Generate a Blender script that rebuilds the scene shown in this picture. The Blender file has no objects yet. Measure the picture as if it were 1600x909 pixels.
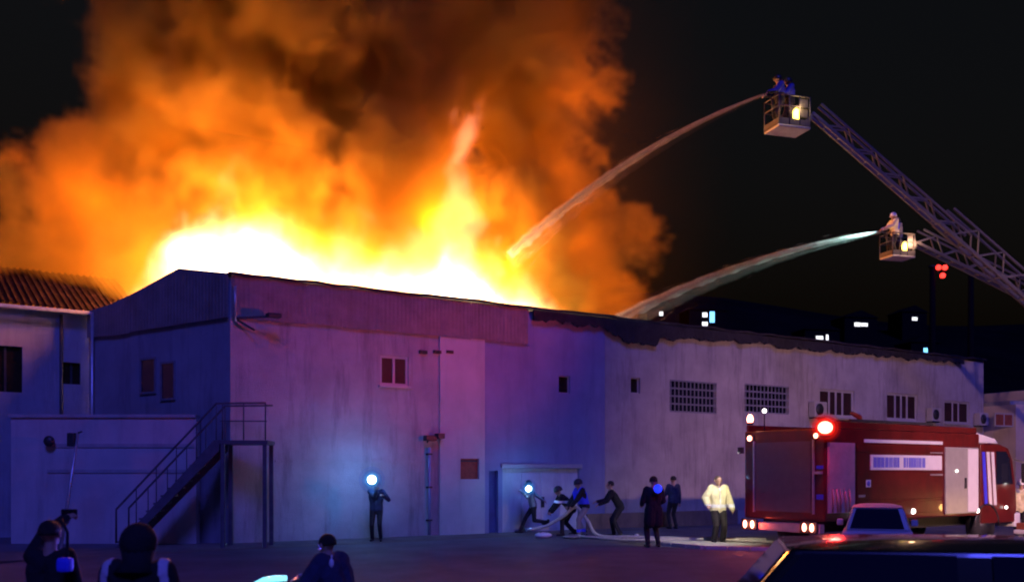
import bpy, bmesh, math, random, time
import numpy as np
from mathutils import Matrix, Vector
random.seed(7)
SC = bpy.context.scene
COL = SC.collection
R = math.radians

# ------------------------------------------------------------------ camera, sky, sun, exposure
F_PX, HORIZON, CAM_Z = 1500.0, 740.0, 1.9
cam = bpy.data.cameras.new('camera')
cam_o = bpy.data.objects.new('camera', cam)
COL.objects.link(cam_o)
cam_o.location = (0, 0, CAM_Z)
cam_o.rotation_euler = (math.pi / 2, 0, 0)
cam.sensor_width = 36.0
cam.lens = 36.0 * F_PX / 1600.0
cam.shift_y = (HORIZON - 454.5) / 1600.0
cam.clip_end = 3000.0
cam.clip_start = 0.05
cam.dof.use_dof = True
cam.dof.focus_distance = 30.0
cam.dof.aperture_fstop = 1.5
SC.camera = cam_o

world = bpy.data.worlds.new('World')
SC.world = world
world.use_nodes = True
wn = world.node_tree
bg = wn.nodes['Background']
sky = wn.nodes.new('ShaderNodeTexSky')
sky.sky_type = 'NISHITA'
sky.sun_disc = False
sky.sun_elevation = R(-3.0)
sky.sun_rotation = R(150)
sky.dust_density = 4.0
wn.links.new(sky.outputs[0], bg.inputs[0])
bg.inputs[1].default_value = 0.10

sun_l = bpy.data.lights.new('blue_fill_sun', 'SUN')
sun_l.energy = 1.3
sun_l.angle = R(14)
sun_l.color = (0.085, 0.09, 1.0)     # added blue fill, stands in for the light of the emergency beacons
sun_o = bpy.data.objects.new('blue_fill_sun', sun_l)
COL.objects.link(sun_o)
sun_o.location = (-10, -10, 30)
sun_o.rotation_euler = Vector((-0.2, 0.85, -0.75)).to_track_quat('-Z', 'Y').to_euler()

vs = SC.view_settings
vs.view_transform = 'Standard'
vs.look = 'None'
vs.exposure = 0.0
vs.gamma = 1.0
vs.use_curve_mapping = False
cy = SC.cycles
cy.use_denoising = True
cy.use_adaptive_sampling = True
cy.adaptive_threshold = 0.09
cy.max_bounces = 4
cy.diffuse_bounces = 2
cy.glossy_bounces = 2
cy.transmission_bounces = 3
cy.transparent_max_bounces = 12
cy.volume_bounces = 0
cy.volume_step_rate = 2.0
cy.volume_max_steps = 96
cy.sample_clamp_indirect = 3.0
cy.filter_width = 2.0          # a soft phone picture

# ------------------------------------------------------------------ helpers
def P(x, y, Y):
    """world point seen at photo pixel (x, y) at distance Y"""
    return Vector(((x - 800.0) / F_PX * Y, Y, CAM_Z + (HORIZON - y) / F_PX * Y))

AX, AY = -7.6, 25.9                       # near corner of the burning building
DX, DY = 0.835, 0.550
ANG = math.atan2(DY, DX)
def frame(x, y, z=0.0, a=0.0):
    return Matrix.Translation((x, y, z)) @ Matrix.Rotation(a, 4, 'Z')
FAC = frame(AX, AY, 0, ANG)               # t along the facade, n into the building
def tz(x, y, n=0.0):
    u = (x - 800.0) / F_PX
    t = (u * (AY + DX * n) - (AX - DY * n)) / (DX - DY * u)
    Y = AY + DY * t + DX * n
    return t, CAM_Z + (HORIZON - y) / F_PX * Y
def ground_z(y):
    s = min(1.0, max(0.0, (22.0 - y) / 6.0))
    s = s * s * (3 - 2 * s)
    return -0.25 * s

def set_in(node, name, val):
    if name in node.inputs:
        node.inputs[name].default_value = val
def mat(name, col, rough=0.6, metal=0.0, var=0.0, scale=4.0, bump=0.0, emit=None, estr=0.0, alpha=1.0, stain=None, coat=0.0, bscale=None, spec=None):
    m = bpy.data.materials.new(name)
    m.use_nodes = True
    nt = m.node_tree
    b = nt.nodes['Principled BSDF']
    c = (col[0], col[1], col[2], 1.0)
    b.inputs['Base Color'].default_value = c
    b.inputs['Roughness'].default_value = rough
    b.inputs['Metallic'].default_value = metal
    set_in(b, 'Coat Weight', coat)
    if spec is not None: set_in(b, 'Specular IOR Level', spec)
    if alpha < 1: b.inputs['Alpha'].default_value = alpha
    if emit:
        b.inputs['Emission Color'].default_value = (emit[0], emit[1], emit[2], 1)
        b.inputs['Emission Strength'].default_value = estr
    if var or bump or stain:
        tc = nt.nodes.new('ShaderNodeTexCoord')
        n1 = nt.nodes.new('ShaderNodeTexNoise')
        n1.inputs['Scale'].default_value = scale
        n1.inputs['Detail'].default_value = 6
        n1.inputs['Roughness'].default_value = 0.65
        nt.links.new(tc.outputs['Object'], n1.inputs['Vector'])
        if var or stain:
            mr = nt.nodes.new('ShaderNodeMapRange')
            mr.inputs[1].default_value = 0.3; mr.inputs[2].default_value = 0.7
            mr.inputs[3].default_value = 1 - var; mr.inputs[4].default_value = 1 + var
            nt.links.new(n1.outputs['Fac'], mr.inputs[0])
            hs = nt.nodes.new('ShaderNodeHueSaturation')
            hs.inputs['Color'].default_value = c
            nt.links.new(mr.outputs[0], hs.inputs['Value'])
            out = hs.outputs[0]
            if stain:                      # long vertical run-off streaks and blotches
                mp = nt.nodes.new('ShaderNodeMapping')
                mp.inputs['Scale'].default_value = (1.6, 1.6, 0.22)
                nt.links.new(tc.outputs['Object'], mp.inputs[0])
                n2 = nt.nodes.new('ShaderNodeTexNoise')
                n2.inputs['Scale'].default_value = 1.3; n2.inputs['Detail'].default_value = 7
                n2.inputs['Roughness'].default_value = 0.7
                nt.links.new(mp.outputs[0], n2.inputs['Vector'])
                cr = nt.nodes.new('ShaderNodeMapRange')
                cr.inputs[1].default_value = 0.5; cr.inputs[2].default_value = 0.72
                cr.inputs[3].default_value = 0.0; cr.inputs[4].default_value = stain[3]
                nt.links.new(n2.outputs['Fac'], cr.inputs[0])
                mx = nt.nodes.new('ShaderNodeMixRGB')
                mx.inputs[2].default_value = (stain[0], stain[1], stain[2], 1)
                nt.links.new(out, mx.inputs[1]); nt.links.new(cr.outputs[0], mx.inputs[0])
                out = mx.outputs[0]
            nt.links.new(out, b.inputs['Base Color'])
        if bump:
            nb = n1
            if bscale:
                nb = nt.nodes.new('ShaderNodeTexNoise')
                nb.inputs['Scale'].default_value = bscale; nb.inputs['Detail'].default_value = 5
                nt.links.new(tc.outputs['Object'], nb.inputs['Vector'])
            bp = nt.nodes.new('ShaderNodeBump')
            bp.inputs['Strength'].default_value = bump
            bp.inputs['Distance'].default_value = 0.05
            nt.links.new(nb.outputs['Fac'], bp.inputs['Height'])
            nt.links.new(bp.outputs[0], b.inputs['Normal'])
    return m

class MB:
    """collects shapes; build() links them as one mesh object"""
    def __init__(self, M=None):
        self.v = []; self.f = []; self.M = M if M is not None else Matrix.Identity(4)
        self.sm = []
    def add(self, vs, fs, smooth=False):
        o = len(self.v)
        self.v += [self.M @ Vector(p) for p in vs]
        self.f += [tuple(i + o for i in f) for f in fs]
        self.sm += [smooth] * len(fs)
        return self
    def box(self, x0, x1, y0, y1, z0, z1):
        vs = [(x0, y0, z0), (x1, y0, z0), (x1, y1, z0), (x0, y1, z0), (x0, y0, z1), (x1, y0, z1), (x1, y1, z1), (x0, y1, z1)]
        return self.add(vs, [(0, 3, 2, 1), (4, 5, 6, 7), (0, 1, 5, 4), (1, 2, 6, 5), (2, 3, 7, 6), (3, 0, 4, 7)])
    def prism(self, poly, y0, y1):
        """polygon in (x, z), extruded along y"""
        n = len(poly)
        vs = [(p[0], y0, p[1]) for p in poly] + [(p[0], y1, p[1]) for p in poly]
        fs = [tuple(range(n)), tuple(range(2 * n - 1, n - 1, -1))]
        fs += [(i, i + n, (i + 1) % n + n, (i + 1) % n) for i in range(n)]
        return self.add(vs, fs)
    def tube(self, pts, r, seg=8, cap=True):
        pts = [Vector(p) for p in pts]
        rs = r if isinstance(r, (list, tuple)) else [r] * len(pts)
        vs = []; fs = []
        prev = None
        for i, p in enumerate(pts):
            d = (pts[min(i + 1, len(pts) - 1)] - pts[max(i - 1, 0)])
            d = d.normalized() if d.length > 1e-9 else Vector((0, 0, 1))
            if prev is None:
                a = d.orthogonal().normalized()
            else:
                a = (prev - d * prev.dot(d))
                a = a.normalized() if a.length > 1e-6 else d.orthogonal().normalized()
            prev = a
            b = d.cross(a)
            for k in range(seg):
                th = 2 * math.pi * k / seg
                vs.append(p + (a * math.cos(th) + b * math.sin(th)) * rs[i])
        n = len(pts)
        for i in range(n - 1):
            for k in range(seg):
                k2 = (k + 1) % seg
                fs.append((i * seg + k, i * seg + k2, (i + 1) * seg + k2, (i + 1) * seg + k))
        if cap:
            fs.append(tuple(range(seg - 1, -1, -1)))
            fs.append(tuple((n - 1) * seg + k for k in range(seg)))
        return self.add(vs, fs, True)
    def bar(self, a, b, w, h=None):
        """square bar between two points"""
        h = h or w
        a = Vector(a); b = Vector(b); d = (b - a).normalized()
        s = d.cross(Vector((0, 0, 1)))
        s = s.normalized() if s.length > 1e-4 else Vector((1, 0, 0))
        u = s.cross(d)
        vs = []
        for p in (a, b):
            for i, j in ((-1, -1), (1, -1), (1, 1), (-1, 1)):
                vs.append(p + s * (w / 2 * i) + u * (h / 2 * j))
        return self.add(vs, [(0, 1, 2, 3), (7, 6, 5, 4), (0, 4, 5, 1), (1, 5, 6, 2), (2, 6, 7, 3), (3, 7, 4, 0)])
    def ball(self, c, r, seg=14, rings=8, zmin=-1.0, sc=(1, 1, 1)):
        vs = []; fs = []
        for i in range(rings + 1):
            ph = math.asin(zmin) + (math.pi / 2 - math.asin(zmin)) * i / rings
            for k in range(seg):
                th = 2 * math.pi * k / seg
                vs.append((c[0] + r * sc[0] * math.cos(ph) * math.cos(th), c[1] + r * sc[1] * math.cos(ph) * math.sin(th), c[2] + r * sc[2] * math.sin(ph)))
        for i in range(rings):
            for k in range(seg):
                fs.append((i * seg + k, i * seg + (k + 1) % seg, (i + 1) * seg + (k + 1) % seg, (i + 1) * seg + k))
        fs.append(tuple(range(seg - 1, -1, -1)))
        return self.add(vs, fs, True)
    def cyl(self, c, axis, r, h, seg=18, r2=None):
        c = Vector(c); ax = Vector(axis).normalized()
        return self.tube([c - ax * h / 2, c + ax * h / 2], [r, r if r2 is None else r2], seg)
    def build(self, name, m, parent=None, bevel=0.0, seg=2):
        me = bpy.data.meshes.new(name)
        vs = self.v
        if parent is not None:
            inv = WORLD[parent.name].inverted()
            vs = [inv @ p for p in vs]
        me.from_pydata([tuple(p) for p in vs], [], self.f)
        me.polygons.foreach_set('use_smooth', self.sm)
        for mm in (m if isinstance(m, (list, tuple)) else [m]):
            me.materials.append(mm)
        bm = bmesh.new(); bm.from_mesh(me)
        bmesh.ops.remove_doubles(bm, verts=bm.verts, dist=1e-5)
        bmesh.ops.recalc_face_normals(bm, faces=bm.faces)
        if bevel:
            ed = [e for e in bm.edges if len(e.link_faces) == 2 and e.calc_face_angle(0) > 0.6]
            bmesh.ops.bevel(bm, geom=ed, offset=bevel, segments=seg, affect='EDGES', profile=0.6, clamp_overlap=True)
        bm.to_mesh(me); bm.free()
        o = bpy.data.objects.new(name, me)
        COL.objects.link(o)
        if parent is not None:
            o.parent = parent
            q = WORLD.get(parent.name)
            WORLD[o.name] = q.copy() if q is not None else Matrix.Identity(4)
        else:
            WORLD[o.name] = Matrix.Identity(4)
        return o
WORLD = {}
def tag(o, label=None, cat=None, group=None, kind=None):
    if label: o['label'] = label
    if cat: o['category'] = cat
    if group: o['group'] = group
    if kind: o['kind'] = kind
    return o
def thing(name, label, cat, M, group=None):
    o = bpy.data.objects.new(name, None)
    COL.objects.link(o)
    o.empty_display_size = 0.3
    o.matrix_world = M
    WORLD[o.name] = M.copy()
    return tag(o, label, cat, group)
def inst(src, name, parent, M):
    """shares mesh data of src; M is a world matrix for the mesh's own coordinates"""
    o = bpy.data.objects.new(name, src)
    COL.objects.link(o)
    o.parent = parent
    q = WORLD.get(parent.name, Matrix.Identity(4))
    o.matrix_local = q.inverted() @ M
    WORLD[o.name] = M.copy()
    return o
def lamp(kind, name, loc, energy, col, size=0.1, parent=None, target=None, angle=60, blend=0.6):
    l = bpy.data.lights.new(name, kind)
    l.energy = energy; l.color = col
    l.shadow_soft_size = size
    if kind == 'SPOT':
        l.spot_size = R(angle); l.spot_blend = blend
    o = bpy.data.objects.new(name, l)
    COL.objects.link(o)
    M = Matrix.Translation(loc)
    if target is not None:
        M = M @ (Vector(target) - Vector(loc)).to_track_quat('-Z', 'Y').to_matrix().to_4x4()
    if parent is not None:
        o.parent = parent
        o.matrix_local = WORLD[parent.name].inverted() @ M
    else:
        o.matrix_world = M
    return o

# ------------------------------------------------------------------ materials
PLASTER = (0.40, 0.35, 0.33)
M = {}
M['plaster'] = mat('plaster_beige', PLASTER, 0.9, var=0.2, scale=0.7, bump=0.35, stain=(0.15, 0.125, 0.12, 0.75), bscale=30)
M['plaster_light'] = mat('plaster_light', (0.50, 0.48, 0.46), 0.9, var=0.10, scale=1.1, bump=0.25, stain=(0.3, 0.28, 0.26, 0.5), bscale=30)
M['plaster_blue'] = mat('plaster_grey_blue', (0.27, 0.27, 0.40), 0.9, var=0.14, scale=0.8, bump=0.25, stain=(0.14, 0.14, 0.22, 0.5), bscale=30)
M['plaster_end'] = mat('plaster_grey', (0.30, 0.30, 0.34), 0.9, var=0.15, scale=0.8, bump=0.25, stain=(0.12, 0.12, 0.15, 0.6), bscale=30)
M['plaster_warm'] = mat('plaster_warm', (0.62, 0.50, 0.42), 0.9, var=0.10, scale=1.0, bump=0.2, stain=(0.35, 0.27, 0.22, 0.4), bscale=30)
M['annex'] = mat('annex_render', (0.50, 0.46, 0.44), 0.9, var=0.12, scale=1.0, bump=0.25, stain=(0.25, 0.22, 0.22, 0.5), bscale=30)
M['cladding'] = mat('cladding_sheet', (0.26, 0.20, 0.18), 0.75, var=0.22, scale=2.0, stain=(0.16, 0.10, 0.07, 0.6))
M['char'] = mat('charred_metal', (0.025, 0.02, 0.02), 0.85, var=0.5, scale=3, bump=0.5)
M['brown_plinth'] = mat('plinth_brown', (0.26, 0.17, 0.11), 0.95, var=0.25, scale=1.6, bump=0.4, stain=(0.08, 0.06, 0.05, 0.7))
M['roof_red'] = mat('roof_sheet', (0.022, 0.008, 0.006), 0.95, spec=0.1, var=0.25, scale=2.0, stain=(0.12, 0.06, 0.04, 0.6))
M['white_frame'] = mat('window_frame_white', (0.44, 0.41, 0.40), 0.45, var=0.05, scale=8)
M['glass'] = mat('dark_glass', (0.020, 0.012, 0.012), 0.12, var=0.3, scale=2)
M['glass_brown'] = mat('red_brown_glass', (0.035, 0.010, 0.008), 0.6, var=0.4, scale=3)  # red-brown of the reflected glow put into the pane colour
M['glass_blue'] = mat('tinted_glass', (0.012, 0.014, 0.03), 0.05)
M['grille'] = mat('window_grille', (0.20, 0.19, 0.22), 0.6, var=0.2, scale=6)
M['dark_metal'] = mat('dark_metal', (0.05, 0.05, 0.055), 0.5, metal=0.4, var=0.2, scale=8)
M['steel'] = mat('galvanised_steel', (0.55, 0.55, 0.57), 0.42, metal=0.7, var=0.15, scale=6)
M['ladder'] = mat('ladder_aluminium', (0.09, 0.085, 0.09), 0.55, metal=0.35, var=0.12, scale=5)
M['concrete'] = mat('concrete', (0.36, 0.35, 0.34), 0.9, var=0.18, scale=2.5, bump=0.3, stain=(0.18, 0.17, 0.16, 0.4))
M['pale_door'] = mat('pale_sheet_door', (0.66, 0.64, 0.62), 0.6, var=0.10, scale=2, stain=(0.38, 0.34, 0.3, 0.5))
M['blue_door'] = mat('blue_painted_door', (0.05, 0.06, 0.22), 0.6, var=0.2, scale=3)
M['rust'] = mat('rusty_panel', (0.28, 0.065, 0.035), 0.8, var=0.3, scale=5)
M['asphalt'] = mat('dusty_asphalt', (0.105, 0.11, 0.13), 0.62, var=0.35, scale=0.8, bump=0.5, bscale=40)
M['gravel'] = mat('gravel_verge', (0.17, 0.15, 0.13), 0.95, var=0.35, scale=1.4, bump=0.8, bscale=25)
M['pave'] = mat('pale_pavement', (0.42, 0.41, 0.38), 0.85, var=0.2, scale=1.8, bump=0.3, bscale=30)
M['red_paint'] = mat('fire_red_paint', (0.12, 0.012, 0.010), 0.38, var=0.3, scale=2, coat=0.3, stain=(0.035, 0.014, 0.012, 0.6))
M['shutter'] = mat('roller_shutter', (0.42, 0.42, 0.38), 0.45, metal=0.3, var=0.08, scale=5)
M['tan_cover'] = mat('tan_shutter', (0.60, 0.48, 0.34), 0.6, var=0.14, scale=4)
M['white_paint'] = mat('white_paint', (0.74, 0.74, 0.74), 0.4, var=0.05, scale=4, coat=0.3)
M['rubber'] = mat('rubber', (0.02, 0.02, 0.02), 0.8, bump=0.2, scale=20)
M['black_paint'] = mat('black_car_paint', (0.012, 0.012, 0.016), 0.18, coat=0.6)
M['blue_strip'] = mat('blue_reflective', (0.06, 0.06, 0.85), 0.4)
M['letter_blue'] = mat('lettering_blue', (0.16, 0.17, 0.62), 0.5)
M['hose'] = mat('fire_hose', (0.50, 0.46, 0.40), 0.8, var=0.2, scale=20)
M['skin'] = mat('skin', (0.42, 0.25, 0.18), 0.55, var=0.08, scale=20)
M['hair'] = mat('dark_hair', (0.015, 0.012, 0.012), 0.6, bump=0.6, scale=60)
M['black_cloth'] = mat('black_cloth', (0.010, 0.010, 0.013), 0.9, var=0.25, scale=12, bump=0.4, bscale=14)
M['navy_cloth'] = mat('navy_cloth', (0.03, 0.035, 0.08), 0.9, var=0.25, scale=12, bump=0.4, bscale=14)
M['trousers'] = mat('dark_trousers', (0.022, 0.018, 0.020), 0.9, var=0.25, scale=12, bump=0.4, bscale=14)
M['grey_cloth'] = mat('grey_cloth', (0.22, 0.21, 0.22), 0.9, var=0.2, scale=12, bump=0.4, bscale=14)
M['cream_jacket'] = mat('cream_turnout_jacket', (0.78, 0.72, 0.42), 0.8, var=0.14, scale=10, bump=0.5, bscale=12)
M['lit_blue_cloth'] = mat('blue_lit_reflective', (0.05, 0.07, 0.95), 0.5)  # blue beacon light thrown back by the cloth, put into its base colour
M['blue_back'] = mat('dim_blue_vest', (0.03, 0.035, 0.33), 0.6)
M['white_band'] = mat('reflective_band', (0.85, 0.85, 0.85), 0.35)
M['helmet_white'] = mat('white_helmet', (0.8, 0.78, 0.74), 0.3)
M['helmet_black'] = mat('black_helmet', (0.03, 0.03, 0.035), 0.35)
M['boot'] = mat('boot', (0.02, 0.018, 0.016), 0.6)
M['e_red'] = mat('red_beacon_lens', (0.8, 0.05, 0.03), 0.3, emit=(1, 0.16, 0.10), estr=30)
M['e_tail'] = mat('tail_lamp_lens', (0.8, 0.1, 0.05), 0.3, emit=(1, 0.32, 0.20), estr=12)
M['e_redsmall'] = mat('obstruction_lamp_lens', (0.8, 0.05, 0.03), 0.3, emit=(1, 0.03, 0.02), estr=4)
M['e_white'] = mat('marker_lamp_lens', (0.9, 0.9, 0.9), 0.3, emit=(1, 0.93, 0.86), estr=6)
M['e_cool'] = mat('searchlight_lens', (0.9, 0.95, 1), 0.3, emit=(0.62, 0.86, 1.0), estr=25)
M['e_strip'] = mat('screen_glow_strip', (0.5, 0.9, 1), 0.3, emit=(0.25, 0.85, 1.0), estr=1.6)
M['e_blue'] = mat('blue_beacon_lens', (0.05, 0.1, 1), 0.3, emit=(0.01, 0.03, 1.0), estr=1.6)
M['e_yellow'] = mat('work_lamp_lens', (1, 0.8, 0.2), 0.3, emit=(1, 0.72, 0.10), estr=7)
M['e_amber'] = mat('amber_lamp_lens', (1, 0.6, 0.1), 0.3, emit=(1, 0.62, 0.22), estr=8)
M['e_window'] = mat('lit_window', (0.9, 0.9, 0.8), 0.3, emit=(0.95, 0.97, 0.9), estr=1.6)
M['e_winblue'] = mat('lit_blue_window', (0.3, 0.6, 1), 0.3, emit=(0.2, 0.6, 1.0), estr=2.2)
M['hill'] = mat('dark_hillside', (0.010, 0.011, 0.009), 0.95, var=0.3, scale=0.05, spec=0.0)
M['far_wall'] = mat('far_house_wall', (0.012, 0.012, 0.011), 0.9, var=0.15, scale=0.5, spec=0.0)

def halo_mat(name, col, strength, keep):  # see-through glowing shells that imitate the glare around lit lamps
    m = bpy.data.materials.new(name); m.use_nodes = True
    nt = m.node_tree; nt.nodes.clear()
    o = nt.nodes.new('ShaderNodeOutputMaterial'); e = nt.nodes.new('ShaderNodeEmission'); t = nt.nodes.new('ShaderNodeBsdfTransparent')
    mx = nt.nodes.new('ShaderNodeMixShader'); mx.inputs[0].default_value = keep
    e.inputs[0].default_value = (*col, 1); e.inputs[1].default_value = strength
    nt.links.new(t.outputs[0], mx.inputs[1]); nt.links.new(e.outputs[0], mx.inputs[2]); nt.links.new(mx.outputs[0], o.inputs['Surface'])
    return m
M['halo_red'] = halo_mat('red_halo', (1.0, 0.02, 0.01), 1.6, 0.45)
M['halo_red2'] = halo_mat('red_halo_outer', (1.0, 0.015, 0.01), 0.9, 0.22)
M['halo_red3'] = halo_mat('red_halo_faint', (1.0, 0.015, 0.01), 0.6, 0.10)
M['halo_blue'] = halo_mat('blue_halo', (0.10, 0.45, 1.0), 0.9, 0.30)
M['halo_blue2'] = halo_mat('blue_halo_outer', (0.03, 0.28, 1.0), 0.6, 0.16)
M['halo_blue3'] = halo_mat('blue_halo_rim', (0.02, 0.2, 1.0), 0.5, 0.08)
# ------------------------------------------------------------------ ground, hill
def make_ground():
    xs = [-500, -200, -80, -40, -25] + [-20 + 2 * i for i in range(31)] + [50, 80, 200, 500]
    ys = [-60, -20, -5, 2, 6, 10, 14, 16] + [16.5 + 0.5 * i for i in range(14)] + [24, 28, 34, 44, 60, 120, 300, 900]
    vs = [(x, y, ground_z(y)) for y in ys for x in xs]
    n = len(xs)
    fs = [(j * n + i, j * n + i + 1, (j + 1) * n + i + 1, (j + 1) * n + i) for j in range(len(ys) - 1) for i in range(n - 1)]
    mb = MB(); mb.add(vs, fs, True)
    tag(mb.build('ground', M['asphalt']), kind='structure')
make_ground()
mb = MB(FAC)
pts_f = [(-12, -3.0), (-4, -2.2), (2, -1.9), (7, -1.6), (12, -1.2), (15, -1.1)]
vs = [(t, n, 0.008) for t, n in pts_f] + [(t, 0.3, 0.03) for t, n in pts_f]
k = len(pts_f)
mb.add(vs, [(i, i + 1, i + 1 + k, i + k) for i in range(k - 1)])
tag(mb.build('gravel_verge', M['gravel']), kind='structure')
# pale pavement by the fire engine, a raised slab with a kerb
mb = MB()
c = [(4.05, 27.6), (4.0, 25.7), (4.9, 24.3), (7.0, 23.6), (7.4, 24.8), (6.6, 26.8)]
top = [(x, y, 0.05) for x, y in c]; bot = [(x, y, -0.05) for x, y in c]
mb.add(top + bot, [(0, 1, 2, 3, 4, 5)] + [(i, (i + 1) % 6, (i + 1) % 6 + 6, i + 6) for i in range(6)])
tag(mb.build('pavement', M['pave'], bevel=0.02), kind='structure')

def make_hill():
    rnd = np.random.default_rng(3)
    xs = np.linspace(-420, 520, 48); ys = np.linspace(150, 520, 20)
    hs = []
    for j, y in enumerate(ys):
        for i, x in enumerate(xs):
            s = max(0, min(1, (y - 160) / 240)); s = s * s * (3 - 2 * s)
            h = s * (66 + 7 * math.sin(x * 0.011 + 1.2) + 4 * math.sin(x * 0.031)) - 1.5
            hs.append((x, y, h + (rnd.random() - 0.5) * 0.0 * s))
    n = len(xs)
    fs = [(j * n + i, j * n + i + 1, (j + 1) * n + i + 1, (j + 1) * n + i) for j in range(len(ys) - 1) for i in range(n - 1)]
    mb = MB(); mb.add(hs, fs, True)
    tag(mb.build('hill', M['hill']), kind='structure')
make_hill()

# ------------------------------------------------------------------ the burning building
WT = 7.2
BLD = thing('burning_building', 'long two storey building with pale plaster walls, its roof ablaze', 'building', FAC)

def wall_grid(mb, t0, t1, z0, z1, n0, n1, holes):
    ts = sorted({t0, t1} | {h[0] for h in holes if t0 < h[0] < t1} | {h[1] for h in holes if t0 < h[1] < t1})
    zs = sorted({z0, z1} | {h[2] for h in holes if z0 < h[2] < z1} | {h[3] for h in holes if z0 < h[3] < z1})
    def solid(i, j):
        if i < 0 or j < 0 or i >= len(ts) - 1 or j >= len(zs) - 1: return False
        tc = (ts[i] + ts[i + 1]) / 2; zc = (zs[j] + zs[j + 1]) / 2
        return not any(h[0] < tc < h[1] and h[2] < zc < h[3] for h in holes)
    for i in range(len(ts) - 1):
        for j in range(len(zs) - 1):
            if not solid(i, j): continue
            a, b, c, d = ts[i], ts[i + 1], zs[j], zs[j + 1]
            mb.add([(a, n0, c), (b, n0, c), (b, n0, d), (a, n0, d)], [(0, 1, 2, 3)])
            mb.add([(a, n1, c), (b, n1, c), (b, n1, d), (a, n1, d)], [(3, 2, 1, 0)])
            if not solid(i - 1, j): mb.add([(a, n0, c), (a, n1, c), (a, n1, d), (a, n0, d)], [(3, 2, 1, 0)])
            if not solid(i + 1, j): mb.add([(b, n0, c), (b, n1, c), (b, n1, d), (b, n0, d)], [(0, 1, 2, 3)])
            if not solid(i, j - 1): mb.add([(a, n0, c), (b, n0, c), (b, n1, c), (a, n1, c)], [(3, 2, 1, 0)])
            if not solid(i, j + 1): mb.add([(a, n0, d), (b, n0, d), (b, n1, d), (a, n1, d)], [(0, 1, 2, 3)])

# openings: photo boxes -> facade coordinates
def hole(x0, y0, x1, y1):
    t0, za = tz(x0, (y0 + y1) / 2); t1, _ = tz(x1, (y0 + y1) / 2)
    tm = (x0 + x1) / 2
    _, zt = tz(tm, y0); _, zb = tz(tm, y1)
    return (t0, t1, zb, zt)
H_pair = hole(594, 556, 638, 602)
H_s1 = hole(873, 587, 891, 614)
H_s2 = hole(985, 590, 1000, 614)
H_b1 = hole(1046, 595, 1119, 645)
H_b2 = hole(1163, 601, 1232, 646)
H_w1 = hole(1280, 609, 1334, 651)
H_w2 = hole(1385, 615, 1433, 656)
H_w3 = hole(1475, 627, 1514, 661)
H_door = (tz(785, 800)[0], tz(905, 800)[0], 0.02, 2.08)
H_bdoor = (tz(764, 800)[0], H_door[0] - 0.16, 0.02, 2.0)
H_rust = hole(718, 716, 747, 748)
HOLES = [H_pair, H_s1, H_s2, H_b1, H_b2, H_w1, H_w2, H_w3, H_door, H_bdoor, H_rust]
T_END = tz(1536, 600)[0]
cuts = [0.0, tz(686, 700)[0], tz(756, 700)[0], tz(945, 650)[0], tz(1235, 620)[0], T_END]
mats = ['plaster', 'plaster_light', 'plaster_blue', 'plaster', 'plaster']  # third stretch is bluer and darker than its neighbours
labels = [None, 'paler strip of wall', 'blue grey stretch of wall', None, None]
for i in range(5):
    mb = MB(FAC)
    a, b = cuts[i], cuts[i + 1]
    pr = [0.0, -0.06, 0.0, -0.015, -0.02][i]
    wall_grid(mb, a, b, 0.0, WT, pr, 0.32, [h for h in HOLES if h[0] >= a - 0.3 and h[1] <= b + 0.3])
    o = mb.build('facade_wall', M[mats[i]], BLD)
    if labels[i]: o['label'] = labels[i]
mb = MB(FAC)
mb.box(T_END - 0.3, T_END - 0.002, 0.322, 13, 0, WT)
mb.box(0.4, T_END - 0.3, 12.7, 13, 0, 5.5)
mb.build('rear_wall', M['plaster_end'], BLD)
mb = MB(FAC)
mb.box(0.6, T_END - 0.31, 0.33, 12.6, 3.25, 3.4)
mb.build('upper_floor', M['concrete'], BLD)
# plinth
ta, tb = tz(915, 790)[0], tz(1150, 790)[0]
MB(FAC).box(ta, tb, -0.10, -0.016, 0.0, 0.55).build('plinth', M['brown_plinth'], BLD, bevel=0.02)
MB(FAC).box(tb + 0.01, T_END - 0.05, -0.07, -0.021, 0.0, 0.5).build('plinth', M['concrete'], BLD, bevel=0.02)

def window(h, frame_w, lights, n=0.10, pane='glass_brown', sill=True):
    t0, t1, z0, z1 = h
    mb = MB(FAC)
    f = frame_w
    mb.box(t0, t1, n, n + 0.07, z1 - f, z1); mb.box(t0, t1, n, n + 0.07, z0, z0 + f)
    mb.box(t0, t0 + f, n, n + 0.07, z0 + f, z1 - f); mb.box(t1 - f, t1, n, n + 0.07, z0 + f, z1 - f)
    o = mb.build('window', M['white_frame'], BLD)
    w = (t1 - t0 - 2 * f)
    edges = [t0 + f + w * s for s in lights]
    for k in range(1, len(edges) - 1):
        MB(FAC).box(edges[k] - f * 0.55, edges[k] + f * 0.55, n + 0.005, n + 0.065, z0 + f, z1 - f).build('mullion', M['white_frame'], o)
    for k in range(len(edges) - 1):
        a = edges[k] + (f * 0.55 if k else 0); b = edges[k + 1] - (f * 0.55 if k < len(edges) - 2 else 0)
        MB(FAC).box(a, b, n + 0.03, n + 0.045, z0 + f, z1 - f).build('pane', M[pane], o)
    if sill:
        MB(FAC).box(t0 - 0.06, t1 + 0.06, -0.09, n - 0.002, z0 - 0.07, z0 - 0.005).build('sill', M['white_frame'], o, bevel=0.008)
    # plaster surround
    return o
window(H_pair, 0.07, [0, 0.5, 1], n=0.04)
window(H_s1, 0.03, [0, 1], pane='glass', sill=False)
window(H_s2, 0.03, [0, 1], pane='glass', sill=False)
window(H_w1, 0.09, [0, 0.29, 0.5, 0.71, 1], n=0.04)
window(H_w2, 0.09, [0, 0.29, 0.5, 0.71, 1], n=0.04)
window(H_w3, 0.08, [0, 0.36, 0.62, 1], n=0.04)
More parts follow.
